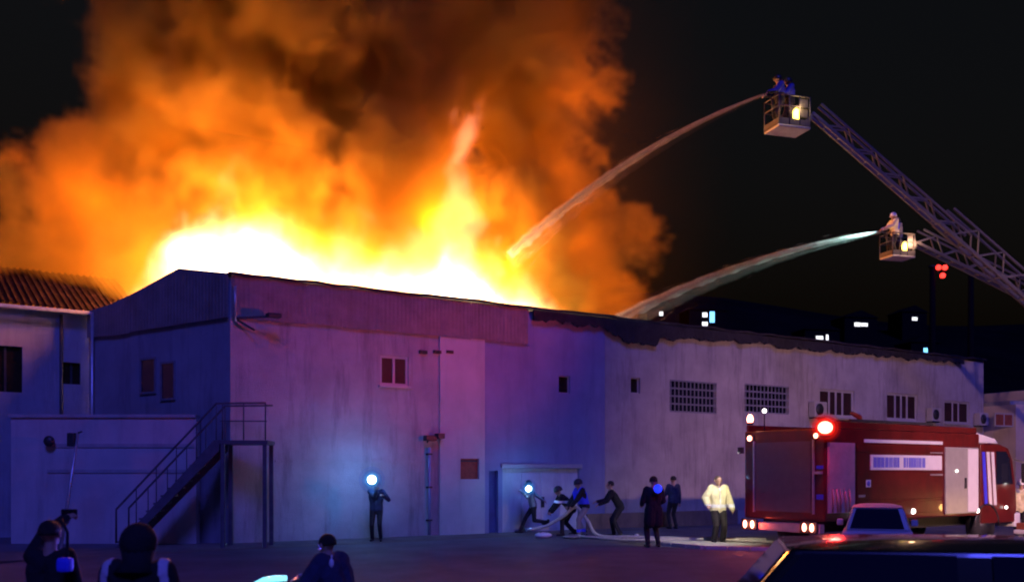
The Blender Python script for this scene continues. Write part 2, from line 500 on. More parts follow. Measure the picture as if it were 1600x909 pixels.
def grille_window(h):
    t0, t1, z0, z1 = h
    o = MB(FAC).box(t0, t1, 0.16, 0.20, z0, z1).build('barred_window', M['glass_blue'], BLD)
    w = t1 - t0
    for k in range(12):
        t = t0 + w * (k + 0.5) / 12
        MB(FAC).box(t - 0.018, t + 0.018, 0.02, 0.05, z0, z1).build('grille_bar', M['grille'], o)
    for k in range(5):
        z = z0 + (z1 - z0) * (k + 0.1) / 4.2
        MB(FAC).box(t0, t1, -0.012, 0.018, z - 0.03, z + 0.03).build('grille_rail', M['grille'], o)
grille_window(H_b1); grille_window(H_b2)
# rusty hatch, blue door, pale sliding door
t0, t1, z0, z1 = H_rust
o = MB(FAC).box(t0, t1, 0.02, 0.06, z0, z1).build('hatch', M['rust'], BLD)
o['label'] = 'rusty red brown hatch'
MB(FAC).box(t0 + 0.03, t1 - 0.03, -0.005, 0.018, z1 - 0.10, z1 - 0.04).build('hatch_rail', M['dark_metal'], o)
t0, t1, z0, z1 = H_bdoor
o = MB(FAC).box(t0, t1, 0.16, 0.21, z0, z1).build('side_door', M['blue_door'], BLD); o['label'] = 'narrow dark blue door'
t0, t1, z0, z1 = H_door
od = MB(FAC).box(t0 + 0.002, t1 - 0.002, 0.10, 0.13, z0, z1 - 0.002).build('sliding_door', M['pale_door'], BLD)
od['label'] = 'pale sheet metal sliding door'
for k in range(4):
    a = t0 + (t1 - t0) * k / 4 + 0.03; b = t0 + (t1 - t0) * (k + 1) / 4 - 0.03
    MB(FAC).box(a, b, 0.07, 0.098, z0 + 0.08, z1 - 0.14).build('door_panel', M['pale_door'], od, bevel=0.012)
MB(FAC).box(t0 - 0.08, t1 + 0.08, -0.08, -0.02, z1 + 0.01, z1 + 0.15).build('door_track', M['white_frame'], od, bevel=0.01)
MB(FAC).box(t0 + 1.55, t0 + 1.66, 0.02, 0.068, 0.8, 1.15).build('door_handle', M['dark_metal'], od)

MB(FAC).box(tz(430, 715)[0], tz(684, 715)[0], -0.035, -0.002, 2.22, 2.30).build('string_course', M['plaster'], BLD)
# corrugated cladding sheets round the top of the wall
def cladding(Mx, length, z0, z1, parent, n_sheets, ntop=None):
    w = length / n_sheets
    for k in range(n_sheets):
        mb = MB(Mx)
        a = k * w + 0.006; b = (k + 1) * w - 0.006
        nr = 8
        prof = []
        for i in range(nr):
            s = a + (b - a) * i / nr; e = a + (b - a) * (i + 1) / nr; q = (e - s)
            prof += [(s, -0.085), (s + q * 0.5, -0.085), (s + q * 0.6, -0.094), (s + q * 0.9, -0.094)]
        prof += [(b, -0.085)]
        dz = random.uniform(-0.03, 0.03)
        zt = [z1 if ntop is None else ntop(p[0]) for p in prof]
        vs = [(p[0], p[1] - 0.004 * (k % 2), z0 + dz) for p in prof] + [(p[0], p[1] - 0.004 * (k % 2), zz) for p, zz in zip(prof, zt)]
        vs += [(p[0], p[1] + 0.012, z0 + dz) for p in prof] + [(p[0], p[1] + 0.012, zz) for p, zz in zip(prof, zt)]
        m = len(prof)
        fs = [(i, i + 1, i + 1 + m, i + m) for i in range(m - 1)] + [(2 * m + i + m, 2 * m + i + 1 + m, 2 * m + i + 1, 2 * m + i) for i in range(m - 1)]
        fs += [(m + i, m + i + 1, 3 * m + i + 1, 3 * m + i) for i in range(m - 1)]
        mb.add(vs, fs)
        mb.build('cladding_sheet', M['cladding'], parent)
t_cl = tz(823, 515)[0]
cladding(FAC, t_cl, 6.12, WT + 0.05, BLD, 9)
# buckled coping along the fire side
mb = MB(FAC)
n = 60; vs = []; fs = []
for i in range(n + 1):
    t = -0.05 + (T_END + 0.1) * i / n
    zz = WT + 0.06 + random.uniform(-0.03, 0.035)
    for dn, dz in ((-0.17, 0.0), (0.40, 0.02), (0.40, 0.09), (-0.17, 0.075)):
        vs.append((t, dn + random.uniform(-0.02, 0.02), zz + dz))
for i in range(n):
    for k in range(4):
        a = i * 4 + k; b = i * 4 + (k + 1) % 4
        fs.append((a, b, b + 4, a + 4))
fs += [(0, 1, 2, 3), (n * 4 + 3, n * 4 + 2, n * 4 + 1, n * 4)]
mb.add(vs, fs)
mb.build('roof_coping', M['char'], BLD)
# charred ragged roof edge sagging over the middle of the wall
ctrl = [(828, 500), (850, 503), (900, 507), (938, 514), (960, 526), (985, 537), (1012, 541), (1021, 540), (1023, 527), (1060, 530), (1120, 533), (1180, 536), (1240, 546), (1280, 549), (1340, 553), (1400, 559), (1450, 563), (1500, 568)]
cx = [tz(x, y)[0] for x, y in ctrl]; cz = [tz(x, y)[1] for x, y in ctrl]
n = 240; top = []; low = []
for i in range(n + 1):
    t = cx[0] + (cx[-1] - cx[0]) * i / n
    z = float(np.interp(t, cx, cz)) + random.uniform(-0.05, 0.05) + 0.05 * math.sin(t * 3.1) + 0.03 * math.sin(t * 9)
    low.append((t, z)); top.append((t, max(WT + 0.02, z + 0.06)))
mb = MB(FAC)
vs = []; fs = []
for i in range(n + 1):
    w = 0.02 * math.sin(i * 0.7) + random.uniform(-0.012, 0.012)
    vs += [(low[i][0], -0.20 + w, low[i][1]), (low[i][0], -0.15 + w, low[i][1]), (top[i][0], -0.15, top[i][1]), (top[i][0], -0.20, top[i][1])]
for i in range(n):
    for k in range(4):
        a = i * 4 + k; b = i * 4 + (k + 1) % 4
        fs.append((a, b, b + 4, a + 4))
fs += [(0, 1, 2, 3), (n * 4 + 3, n * 4 + 2, n * 4 + 1, n * 4)]
mb.add(vs, fs)
o = mb.build('roof_edge', M['char'], BLD); o['label'] = 'charred ragged roof edge sagging over the wall'

# end wall, from the near corner back to the left
BX, BY = -13.2, 30.0
LEN_E = math.hypot(BX - AX, BY - AY)
ANG_E = math.atan2(AY - BY, AX - BX)
END = frame(BX, BY, 0, ANG_E)             # s runs from the far left to the near corner
prof = [(0, 6.92), (1.3, 7.0), (2.6, 7.22), (4.35, 7.58), (4.75, 7.66), (LEN_E, 7.26)]
mb = MB(END)
mb.prism([(0.0, 0), (LEN_E, 0)] + [(s, z - 0.05) for s, z in reversed(prof)], 0.0, 0.3)
mb.build('end_wall', M['plaster_end'], BLD)
cladding(END, LEN_E, 6.10, 7.2, BLD, 6, ntop=lambda s: float(np.interp(s, [p[0] for p in prof], [p[1] for p in prof])) + 0.04)
# windows of the end wall, shallow recesses
def end_hole(x0, y0, x1, y1):
    def s_of(x):
        u = (x - 800) / F_PX
        dx, dy = math.cos(ANG_E), math.sin(ANG_E)
        return (u * BY - BX) / (dx - u * dy)
    s0, s1 = s_of(x0), s_of(x1)
    Yc = BY + math.sin(ANG_E) * (s0 + s1) / 2
    return s0, s1, CAM_Z + (HORIZON - y1) / F_PX * Yc, CAM_Z + (HORIZON - y0) / F_PX * Yc
for hb in ((222, 562, 243, 612), (254, 568, 273, 622)):
    s0, s1, z0, z1 = end_hole(*hb)
    mb = MB(END); f = 0.06
    mb.box(s0 - f, s1 + f, -0.05, -0.005, z1, z1 + f); mb.box(s0 - f, s1 + f, -0.05, -0.005, z0 - f, z0)
    mb.box(s0 - f, s0, -0.05, -0.005, z0, z1); mb.box(s1, s1 + f, -0.05, -0.005, z0, z1)
    o = mb.build('window', M['grille'], BLD)
    MB(END).box(s0, s1, -0.022, -0.004, z0, z1).build('pane', M['glass_blue'], o)
MB(END).tube([(0.35, -0.12, 0.1), (0.35, -0.12, 6.9)], 0.05).build('drainpipe', M['steel'], BLD)
MB(FAC).tube([(0.08, -0.16, 6.0), (0.08, -0.16, 6.95)], 0.045).build('drainpipe', M['steel'], BLD)

# bits fixed to the facade
def wall_box_light(x, y, w_px, label):
    t, z = tz(x, y)
    r = thing('wall_floodlight', label, 'floodlight', FAC @ Matrix.Translation((t, 0, z)))
    Mx = FAC @ Matrix.Translation((t, 0, z))
    w = w_px
    MB(Mx).box(-w / 2, w * 0.1, -0.28, -0.09, -0.07, 0.09).build('housing', M['dark_metal'], r, bevel=0.015)
    MB(Mx).box(w * 0.12, w / 2, -0.34, -0.09, 0.0, 0.16).build('lamp_head', M['dark_metal'], r, bevel=0.02)
    MB(Mx).bar((-w * 0.2, -0.10, 0.0), (-w * 0.2, 0.0, -0.12), 0.04).build('bracket', M['dark_metal'], r)
    return r
wall_box_light(673, 685, 0.62, 'dark unlit floodlight on the wall left of the rusty hatch')
t, z = tz(392, 501)
Mx = FAC @ Matrix.Translation((t, 0, z))
r = thing('lamp_bracket', 'dark lamp arm high on the wall near the left corner', 'lamp', Mx)
MB(Mx).bar((-0.45, -0.16, 0), (0.42, -0.55, 0.08), 0.08, 0.06).build('arm', M['dark_metal'], r)
MB(Mx).box(0.25, 0.62, -0.72, -0.42, 0.04, 0.16).build('lamp_head', M['dark_metal'], r, bevel=0.03)
MB(Mx).bar((-0.42, -0.10, -0.02), (0.0, -0.32, -0.30), 0.05).build('stay', M['dark_metal'], r)
for x in (660, 682, 701):
    t, z = tz(x, 550)
    Mx = FAC @ Matrix.Translation((t, 0, z))
    r = thing('wall_vent', {660: 'small dark wall vent nearest the two pane window', 682: 'small dark wall vent, middle one of three in a row', 701: 'small dark wall vent, rightmost of three in a row'}[x], 'vent', Mx, 'vents in a row under the cladding')
    MB(Mx).box(-0.13, 0.13, -0.09, -0.01 if x < 690 else -0.07, -0.05, 0.05).build('hood', M['dark_metal'], r, bevel=0.01)
    for q in range(3):
        MB(Mx).box(-0.11, 0.11, -0.105, -0.092, -0.04 + q * 0.03, -0.025 + q * 0.03).build('louvre', M['dark_metal'], r)

def aircon(x, y, w, h, label):
    t, z = tz(x, y)
    Mx = FAC @ Matrix.Translation((t, -0.02, z))
    r = thing('air_conditioner', label, 'air conditioner', Mx, 'air conditioners on the facade')
    MB(Mx).box(-w / 2, w / 2, -0.36, -0.05, -h / 2, h / 2).build('housing', M['white_frame'], r, bevel=0.03)
    mb = MB(Mx); mb.cyl((-w * 0.12, -0.368, 0), (0, 1, 0), h * 0.38, 0.02); mb.build('fan_grille', M['dark_metal'], r)
    for s in (-1, 1):
        MB(Mx).bar((s * w * 0.35, -0.34, -h / 2 - 0.02), (s * w * 0.35, 0.0, -h / 2 - 0.02), 0.04).build('bracket', M['dark_metal'], r)
aircon(1271, 640, 0.75, 0.62, 'air conditioner left of the four pane window above the red beacon')
aircon(1452, 648, 0.7, 0.6, 'air conditioner between the two right hand windows')
aircon(1526, 655, 0.7, 0.6, 'air conditioner at the far right end of the facade')

# ------------------------------------------------------------------ left wing and annex
LW = frame(-22.4, 24.0, 0, math.atan2(BY + 0.15 - 24.0, BX - 0.05 + 22.4))
LENW = math.hypot(BX - 0.05 + 22.4, BY + 0.15 - 24.0)
WING = thing('side_wing', 'dark lower wing with a reddish sheet roof at the left edge', 'building', LW)
def lw_s(x):
    u = (x - 800) / F_PX
    a = math.atan2(BY + 0.15 - 24.0, BX - 0.05 + 22.4); dx, dy = math.cos(a), math.sin(a)
    return (u * 24.0 + 22.4) / (dx - u * dy), dy
def lw_hole(x0, y0, x1, y1):
    s0, dy = lw_s(x0); s1, _ = lw_s(x1)
    Yc = 24.0 + dy * (s0 + s1) / 2
    return s0, s1, CAM_Z + (HORIZON - y1) / F_PX * Yc, CAM_Z + (HORIZON - y0) / F_PX * Yc
LH = [lw_hole(-18, 540, 35, 612), lw_hole(98, 566, 126, 600)]
mb = MB(LW); wall_grid(mb, 0, LENW - 0.02, 0, 6.9, 0, 0.3, LH)
mb.build('front_wall', M['plaster_end'], WING)
for h in LH:
    f = 0.06
    o = MB(LW).box(h[0], h[1], 0.12, 0.18, h[2], h[3]).build('window', M['glass'], WING)
    MB(LW).box((h[0] + h[1]) / 2 - 0.03, (h[0] + h[1]) / 2 + 0.03, 0.09, 0.118, h[2], h[3]).build('mullion', M['dark_metal'], o)
# sheet roof: separate sheets, sloping up and back
ns = 11
for k in range(ns):
    a = -0.6 + (LENW + 2.2) * k / ns + 0.01; b = -0.6 + (LENW + 2.2) * (k + 1) / ns - 0.01
    mb = MB(LW)
    nr = 6; prof = []
    for i in range(nr):
        s = a + (b - a) * i / nr; q = (b - a) / nr
        prof += [(s, 0.0), (s + q * 0.5, 0.0), (s + q * 0.6, 0.05), (s + q * 0.9, 0.05)]
    prof.append((b, 0.0)); m = len(prof)
    jz = random.uniform(-0.03, 0.03)
    vs = [(p[0], -0.35, 6.98 + p[1] + jz) for p in prof] + [(p[0] , 4.2, 8.9 + p[1] + jz) for p in prof]
    vs += [(p[0], -0.35, 6.95 + p[1] + jz) for p in prof] + [(p[0], 4.2, 8.87 + p[1] + jz) for p in prof]
    fs = [(i, i + 1, i + 1 + m, i + m) for i in range(m - 1)] + [(3 * m + i, 3 * m + i + 1, 2 * m + i + 1, 2 * m + i) for i in range(m - 1)]
    fs += [(i, 2 * m + i, 2 * m + i + 1, i + 1) for i in range(m - 1)] + [(m + i, m + i + 1, 3 * m + i + 1, 3 * m + i) for i in range(m - 1)]
    mb.add(vs, fs); mb.build('roof_sheet', M['roof_red'], WING)
MB(LW).box(-0.6, LENW - 0.05, -0.46, -0.36, 6.82, 6.93).build('gutter', M['steel'], WING, bevel=0.02)
MB(LW).tube([(lw_s(95)[0], -0.08, 0.2), (lw_s(95)[0], -0.08, 6.8)], 0.05).build('drainpipe', M['dark_metal'], WING)

AN = frame(-13.65, 26.15, 0, 0.0)
ANX = thing('annex', 'low pale flat roofed annex in front of the dark end wall', 'building', AN)
MB(AN).box(0, 5.05, 0, 0.3, 0, 3.42).build('front_wall', M['annex'], ANX, bevel=0.01)
mb = MB(AN)
mb.add([(0, 0.302, 0), (0.3, 0.302, 0), (0.3, 3.6, 0), (0, 3.6, 0), (0, 0.302, 3.42), (0.3, 0.302, 3.42), (0.3, 3.6, 3.42), (0, 3.6, 3.42)],
       [(0, 3, 2, 1), (4, 5, 6, 7), (0, 1, 5, 4), (1, 2, 6, 5), (2, 3, 7, 6), (3, 0, 4, 7)])
mb.build('side_wall', M['annex'], ANX)
MB(AN).box(-0.05, 5.05, -0.06, 0.36, 3.425, 3.52).build('coping', M['concrete'], ANX, bevel=0.015)
MB(AN).box(1.0, 5.0, -0.03, -0.004, 1.93, 2.02).build('string_course', M['concrete'], ANX)
MB(AN).box(1.0, 5.0, -0.03, -0.004, 2.62, 2.72).build('string_course', M['concrete'], ANX)
# dark round lamp on the annex wall
q = P(80, 689, 26.1)
r = thing('wall_lamp', 'dark round unlit lamp on the upper left of the annex wall', 'lamp', Matrix.Translation(q))
mb = MB(Matrix.Translation(q)); mb.ball((0, -0.12, 0), 0.15, sc=(1, 0.7, 1)); mb.build('shade', M['dark_metal'], r)
MB(Matrix.Translation(q)).box(-0.05, 0.05, -0.05, 0.05, -0.06, 0.06).build('mount', M['dark_metal'], r)
# leaning pole with a lamp head before the annex
b0 = P(94, 860, 23.6); b0.z = 0.0
t0 = P(122, 676, 24.0)
r = thing('lamp_post', 'thin pale leaning lamp post in front of the annex', 'lamp post', Matrix.Translation(b0))
MB().tube([b0, b0.lerp(t0, 0.5), t0], [0.045, 0.04, 0.03]).build('pole', M['steel'], r)
mb = MB(); mb.bar(t0, t0 + Vector((0.14, -0.1, 0.03)), 0.03); mb.build('arm', M['dark_metal'], r)
mb = MB(Matrix.Translation(t0 + Vector((-0.14, -0.05, -0.12)))); mb.box(-0.09, 0.09, -0.08, 0.08, -0.22, 0.12); mb.build('lamp_head', M['dark_metal'], r, bevel=0.03)
mb = MB(Matrix.Translation(b0)); mb.box(-0.12, 0.12, -0.12, 0.12, -0.02, 0.03); mb.build('base_plate', M['steel'], r, bevel=0.008)

# ------------------------------------------------------------------ outside stair with landing
M['stair'] = mat('weathered_steel', (0.085, 0.08, 0.095), 0.7, var=0.3, scale=3)
ST = frame(-10.05, 24.35, 0, 0.06)
STR = thing('outside_stair', 'dark outside stair climbing to a landing at the building corner', 'stair', ST)
n_st = 14; rise = 2.72 / n_st; run = 2.55 / n_st
for k in range(n_st):
    MB(ST).box(k * run, k * run + run + 0.03, 0.06, 0.94, (k + 1) * rise - 0.045, (k + 1) * rise).build('step', M['stair'], STR)
for y in (0.0, 0.945):
    mb = MB(ST)
    mb.prism([(-0.05, 0.0), (0.16, 0.0), (2.58, 2.50), (2.58, 2.76), (2.44, 2.76)], y, y + 0.055)
    mb.build('stringer', M['stair'], STR)
for y in (0.027, 0.972):
    MB(ST).tube([(0.0, y, 0.15), (0.0, y, 1.0), (2.5, y, 3.7), (3.75, y, 3.72)], 0.028).build('handrail', M['stair'], STR)
    for k in range(5):
        x = 0.5 + k * 0.5
        MB(ST).tube([(x, y, x / 2.55 * 2.72 - 0.05), (x, y, 1.0 + x * 1.08)], 0.016, 6).build('baluster', M['stair'], STR)
MB(ST).box(2.585, 3.80, 0.0, 1.0, 2.66, 2.76).build('landing', M['stair'], STR)
for x in (2.66, 3.72):
    for y in (0.06, 0.94):
        MB(ST).box(x - 0.05, x + 0.05, y - 0.05, y + 0.05, 0.0, 2.655).build('post', M['stair'], STR)
for x in (2.66, 3.19, 3.74):
    MB(ST).tube([(x, 0.027, 2.77), (x, 0.027, 3.72)], 0.02, 6).build('baluster', M['stair'], STR)
MB(ST).bar((2.6, 0.027, 3.25), (3.78, 0.027, 3.25), 0.03).build('mid_rail', M['stair'], STR)

# thin scaffold pole against the facade
t, _ = tz(668, 800)
MBp = FAC @ Matrix.Translation((t, -0.12, 0))
r = thing('downpipe', 'grey downpipe on the wall below the unlit floodlight', 'pipe', MBp)
MB(MBp).tube([(0, 0, 0.05), (0, 0, 2.7)], 0.05).build('pipe', M['plaster_blue'], r)
for z in (0.5, 1.5, 2.5):
    MB(MBp).box(-0.07, 0.07, -0.06, 0.10, z - 0.025, z + 0.025).build('clamp', M['dark_metal'], r)

# ------------------------------------------------------------------ building at the right edge
RB = frame(24.0, 44.5, 0, ANG - 0.18)
RBO = thing('neighbour_building', 'warm lit plaster building with a flat ledge at the right edge', 'building', RB)
def rb_hole(x0, y0, x1, y1):
    a = ANG - 0.18; dx, dy = math.cos(a), math.sin(a)
    def s(x):
        u = (x - 800) / F_PX
        return (u * 44.5 - 24.0) / (dx - u * dy)
    s0, s1 = s(x0), s(x1); Yc = 44.5 + dy * (s0 + s1) / 2
    return s0, s1, CAM_Z + (HORIZON - y1) / F_PX * Yc, CAM_Z + (HORIZON - y0) / F_PX * Yc
H = rb_hole(1557, 645, 1586, 666)
mb = MB(RB); wall_grid(mb, -0.9, 9, 0, 5.1, 0, 0.3, [H]); mb.build('front_wall', M['plaster_warm'], RBO)
MB(RB).box(-0.9, -0.6, 0.302, 9, 0, 5.1).build('side_wall', M['plaster_warm'], RBO)
MB(RB).box(0.55, 9.3, -0.35, 8, 5.3, 5.85).build('roof_ledge', M['plaster_warm'], RBO, bevel=0.03)
MB(RB).box(-0.9, 9, 0.31, 9, 5.11, 5.29).build('roof_slab', M['concrete'], RBO)
mb = MB(RB); f = 0.06
mb.box(H[0], H[1], 0.08, 0.14, H[3] - f, H[3]); mb.box(H[0], H[1], 0.08, 0.14, H[2], H[2] + f)
for s in (H[0], (H[0] + H[1]) / 2 - f / 2, H[1] - f): mb.box(s, s + f, 0.082, 0.138, H[2] + f, H[3] - f)
o = mb.build('window', M['white_frame'], RBO)
mid = (H[0] + H[1]) / 2
MB(RB).box(H[0] + f, mid - f / 2, 0.10, 0.12, H[2] + f, H[3] - f).build('pane', M['rust'], o)
MB(RB).box(mid + f / 2, H[1] - f, 0.10, 0.12, H[2] + f, H[3] - f).build('pane', M['rust'], o)

# ------------------------------------------------------------------ fire engine
NX, NY = 7.3, 22.4
FT = frame(NX, NY, 0, math.atan2(0.549, 0.836))
TRK = thing('fire_engine', 'red fire engine seen from behind with lit red beacons', 'fire engine', FT)
def tl(x, y, off=0.0):
    u = (x - 800) / F_PX
    l = (NY * u - NX) / (0.836 - 0.549 * u)
    return l, CAM_Z + (HORIZON - y) / F_PX * (NY + 0.549 * l)
def tr(x, y):
    """rear face: distance in from the near corner"""
    u = (x - 800) / F_PX
    n = (NX - u * NY) / (0.549 + u * 0.836)
    return n, CAM_Z + (HORIZON - y) / F_PX * (NY + 0.836 * n)
BH, BW, BL = 2.98, 2.5, 6.35
MB(FT).box(0, BL, 0, BW, 0.78, BH).build('body', M['red_paint'], TRK, bevel=0.05, seg=3)
MB(FT).box(0.15, 8.0, 0.5, 2.0, 0.5, 0.775).build('chassis', M['dark_metal'], TRK)
MB(FT).box(-0.12, 0.06, 0.05, BW - 0.05, 0.50, 0.72).build('rear_bumper', M['steel'], TRK, bevel=0.03)
# roof kerb and equipment
MB(FT).box(0.05, BL - 0.1, 0.02, 0.10, BH + 0.002, BH + 0.16).build('roof_rail', M['red_paint'], TRK, bevel=0.02)
MB(FT).box(0.05, BL - 0.1, BW - 0.10, BW - 0.02, BH + 0.002, BH + 0.16).build('roof_rail', M['red_paint'], TRK, bevel=0.02)
lad = MB(FT).bar((1.5, 0.45, BH + 0.24), (4.9, 0.45, BH + 0.24), 0.06).bar((1.5, 0.85, BH + 0.24), (4.9, 0.85, BH + 0.24), 0.06).build('roof_ladder', M['dark_metal'], TRK)
for k in range(11):
    MB(FT).bar((1.7 + k * 0.3, 0.47, BH + 0.24), (1.7 + k * 0.3, 0.83, BH + 0.24), 0.03).build('rung', M['dark_metal'], lad)
MB(FT).box(1.5, 4.8, 0.3, 1.0, BH + 0.05, BH + 0.19).build('roof_locker', M['dark_metal'], TRK, bevel=0.03)
g = MB(FT).cyl((3.3, 1.5, BH + 0.16), (0, 0, 1), 0.16, 0.3).build('deck_gun', M['shutter'], TRK)
MB(FT).tube([(3.3, 1.5, BH + 0.3), (3.2, 1.45, BH + 0.42), (2.7, 1.3, BH + 0.5)], [0.08, 0.07, 0.05]).build('barrel', M['red_paint'], g)
# rear shutter with slats
n0, n1 = 0.34, 2.12
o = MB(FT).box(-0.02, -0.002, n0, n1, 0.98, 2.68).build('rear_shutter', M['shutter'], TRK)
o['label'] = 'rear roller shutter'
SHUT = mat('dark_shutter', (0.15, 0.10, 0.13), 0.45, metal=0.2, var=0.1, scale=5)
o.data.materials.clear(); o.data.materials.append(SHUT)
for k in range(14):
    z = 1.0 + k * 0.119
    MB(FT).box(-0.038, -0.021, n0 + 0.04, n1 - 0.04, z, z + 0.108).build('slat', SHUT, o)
for n in (n0 - 0.05, n1 + 0.01):
    MB(FT).box(-0.05, -0.002, n, n + 0.04, 0.95, 2.72).build('shutter_guide', M['steel'], TRK)
MB(FT).box(-0.06, -0.002, 0.06, 0.26, 1.90, 1.96).build('grab_rail', M['steel'], TRK)
MB(FT).box(-0.012, -0.002, 0.04, 0.24, 1.3, 1.42).build('reflector', M['blue_strip'], TRK)
MB(FT).box(-0.012, -0.002, 0.04, 0.24, 2.02, 2.10).build('reflector', M['blue_strip'], TRK)
# tan shutter at the rear of the side, with folds
la, lb = 0.08, 1.06
o = MB(FT).box(la, lb, -0.03, -0.002, 0.98, 2.64).build('side_shutter', M['tan_cover'], TRK); o['label'] = 'tan roller shutter with hanging straps'
for k in range(13):
    z = 1.55 + k * 0.083
    MB(FT).box(la + 0.03, lb - 0.03, -0.042, -0.031, z, z + 0.076).build('slat', M['tan_cover'], o)
for k, l in enumerate((0.22, 0.36, 0.5, 0.66, 0.82)):
    MB(FT).tube([(l, -0.05, 1.54), (l + 0.02, -0.08, 1.3), (l + 0.05 * (k % 2), -0.06, 1.0)], [0.022, 0.03, 0.024], 6).build('strap', M['tan_cover'], o)
# side panels between the shutters
for (a, b, z0, z1) in ((1.14, 4.62, 2.42, 2.62), (1.14, 4.62, 1.28, 1.94), (1.14, 4.62, 0.92, 1.24)):
    MB(FT).box(a, b, -0.022, -0.002, z0, z1).build('side_panel', M['red_paint'], TRK, bevel=0.01)
MB(FT).box(1.4, 4.6, -0.04, -0.022, 2.66, 2.74).build('reflective_rail', M['white_paint'], TRK)
# lettered strip: the letters in the photo are too blurred to read, only their strokes show
l0, l1 = 1.66, 4.58
strip = MB(FT).box(l0, l1, -0.03, -0.002, 2.0, 2.37).build('name_strip', M['white_paint'], TRK)
rr = random.Random(5)
x = l0 + 0.10
while x < l1 - 0.75:
    if 1.12 < x - l0 < 1.26: x += 0.16; continue
    w = rr.choice((0.06, 0.09, 0.13))
    MB(FT).box(x, x + w, -0.036, -0.031, 2.06, 2.31).build('letter_stroke', M['letter_blue'], strip)
    x += w + rr.choice((0.012, 0.018, 0.03))
MB(FT).box(4.08, 4.62, -0.034, -0.002, 2.43, 2.46).build('panel_trim', M['steel'], TRK)
MB(FT).box(4.08, 4.62, -0.034, -0.023, 1.86, 1.90).build('panel_trim', M['steel'], TRK)
o = MB(FT).box(1.48, 1.66, -0.032, -0.023, 1.58, 1.76).build('badge', M['white_paint'], TRK)
mb = MB(FT); mb.cyl((1.57, -0.036, 1.67), (0, 1, 0), 0.065, 0.006); mb.build('badge_disc', M['letter_blue'], o)
MB(FT).box(1.2, 1.45, -0.032, -0.023, 1.34, 1.40).build('handle', M['steel'], TRK)
# pale crew door
o = MB(FT).box(4.72, 6.22, -0.05, -0.002, 0.86, 2.60).build('crew_door', M['shutter'], TRK, bevel=0.012); o['label'] = 'pale grey locker door'
MB(FT).box(5.72, 6.18, -0.066, -0.052, 0.90, 2.56).build('door_edge', M['white_paint'], o)
MB(FT).box(5.56, 5.64, -0.075, -0.052, 1.52, 1.80).build('handle', M['dark_metal'], o)
mb = MB(FT); mb.ball((5.2, -0.055, 1.98), 0.035); mb.build('lit_dot', M['e_white'], o)  # white dot on the door, glows like the marker lamps
# cab
prof = [(6.45, 0.55), (8.16, 0.55), (8.24, 0.95), (8.2, 1.5), (8.02, 2.3), (7.82, 2.62), (7.4, 2.72), (6.45, 2.72)]
cab = MB(FT).prism(prof, 0.03, BW - 0.03).build('cab', M['red_paint'], TRK, bevel=0.05, seg=3)
mb = MB(FT); mb.prism([(7.2, 1.62), (8.02, 1.62), (7.86, 2.32), (7.68, 2.52), (7.2, 2.52)], 0.015, 0.029); mb.build('side_window', M['glass_blue'], cab)
mb = MB(FT)
mb.add([(8.215, 0.15, 1.55), (8.215, BW - 0.15, 1.55), (8.045, BW - 0.2, 2.28), (8.045, 0.2, 2.28), (8.235, 0.15, 1.56), (8.235, BW - 0.15, 1.56), (8.065, BW - 0.2, 2.29), (8.065, 0.2, 2.29)],
       [(0, 3, 2, 1), (4, 5, 6, 7), (0, 1, 5, 4), (1, 2, 6, 5), (2, 3, 7, 6), (3, 0, 4, 7)])
mb.build('windscreen', M['glass_blue'], cab)
for k in range(3):
    l = 6.5 + k * 0.22
    mb = MB(FT); mb.add([(l, 0.012, 2.5), (l + 0.13, 0.012, 2.5), (l + 0.27, 0.012, 1.05), (l + 0.13, 0.012, 1.05), (l, 0.028, 2.5), (l + 0.13, 0.028, 2.5), (l + 0.27, 0.028, 1.05), (l + 0.13, 0.028, 1.05)],
       [(0, 3, 2, 1), (4, 5, 6, 7), (0, 1, 5, 4), (1, 2, 6, 5), (2, 3, 7, 6), (3, 0, 4, 7)])
    mb.build('cab_stripe', M['white_paint'] if k != 0 else M['blue_strip'], cab)
mb = MB(FT); mb.prism([(6.5, 2.74), (7.55, 2.74), (7.35, 2.88), (6.5, 3.02)], 0.15, BW - 0.15)
mb.build('roof_fairing', M['white_paint'], cab, bevel=0.04)
MB(FT).bar((8.0, -0.02, 2.3), (8.2, -0.25, 2.2), 0.04).build('mirror_arm', M['dark_metal'], cab)
MB(FT).box(8.1, 8.22, -0.36, -0.16, 1.65, 2.2).build('mirror', M['dark_metal'], cab, bevel=0.03)
MB(FT).box(8.1, 8.42, 0.02, BW - 0.02, 0.42, 0.82).build('front_bumper', M['white_paint'], TRK, bevel=0.05)
# wheels
def wheel(Mx, parent, c, r, w, rim=M['dark_metal']):
    o = MB(Mx).tube([(c[0], c[1], c[2]), (c[0], c[1] + w * 0.1, c[2]), (c[0], c[1] + w * 0.9, c[2]), (c[0], c[1] + w, c[2])], [r * 0.88, r, r, r * 0.88], 24).build('wheel', M['rubber'], parent)
    MB(Mx).tube([(c[0], c[1] - 0.012, c[2]), (c[0], c[1] + w + 0.012, c[2])], r * 0.58, 18).build('rim', rim, o)
    return o
for l in (1.6, 6.75):
    for n in (0.06, BW - 0.38):
        wheel(FT, TRK, (l, n, 0.5), 0.5, 0.32)
        MB(FT).tube([(l + 0.58 * math.cos(a), n - 0.03 if n < 1 else n + 0.33, 0.5 + 0.58 * math.sin(a)) for a in [math.pi * i / 10 for i in range(11)]], 0.03, 6).build('wheel_arch', M['dark_metal'], TRK)
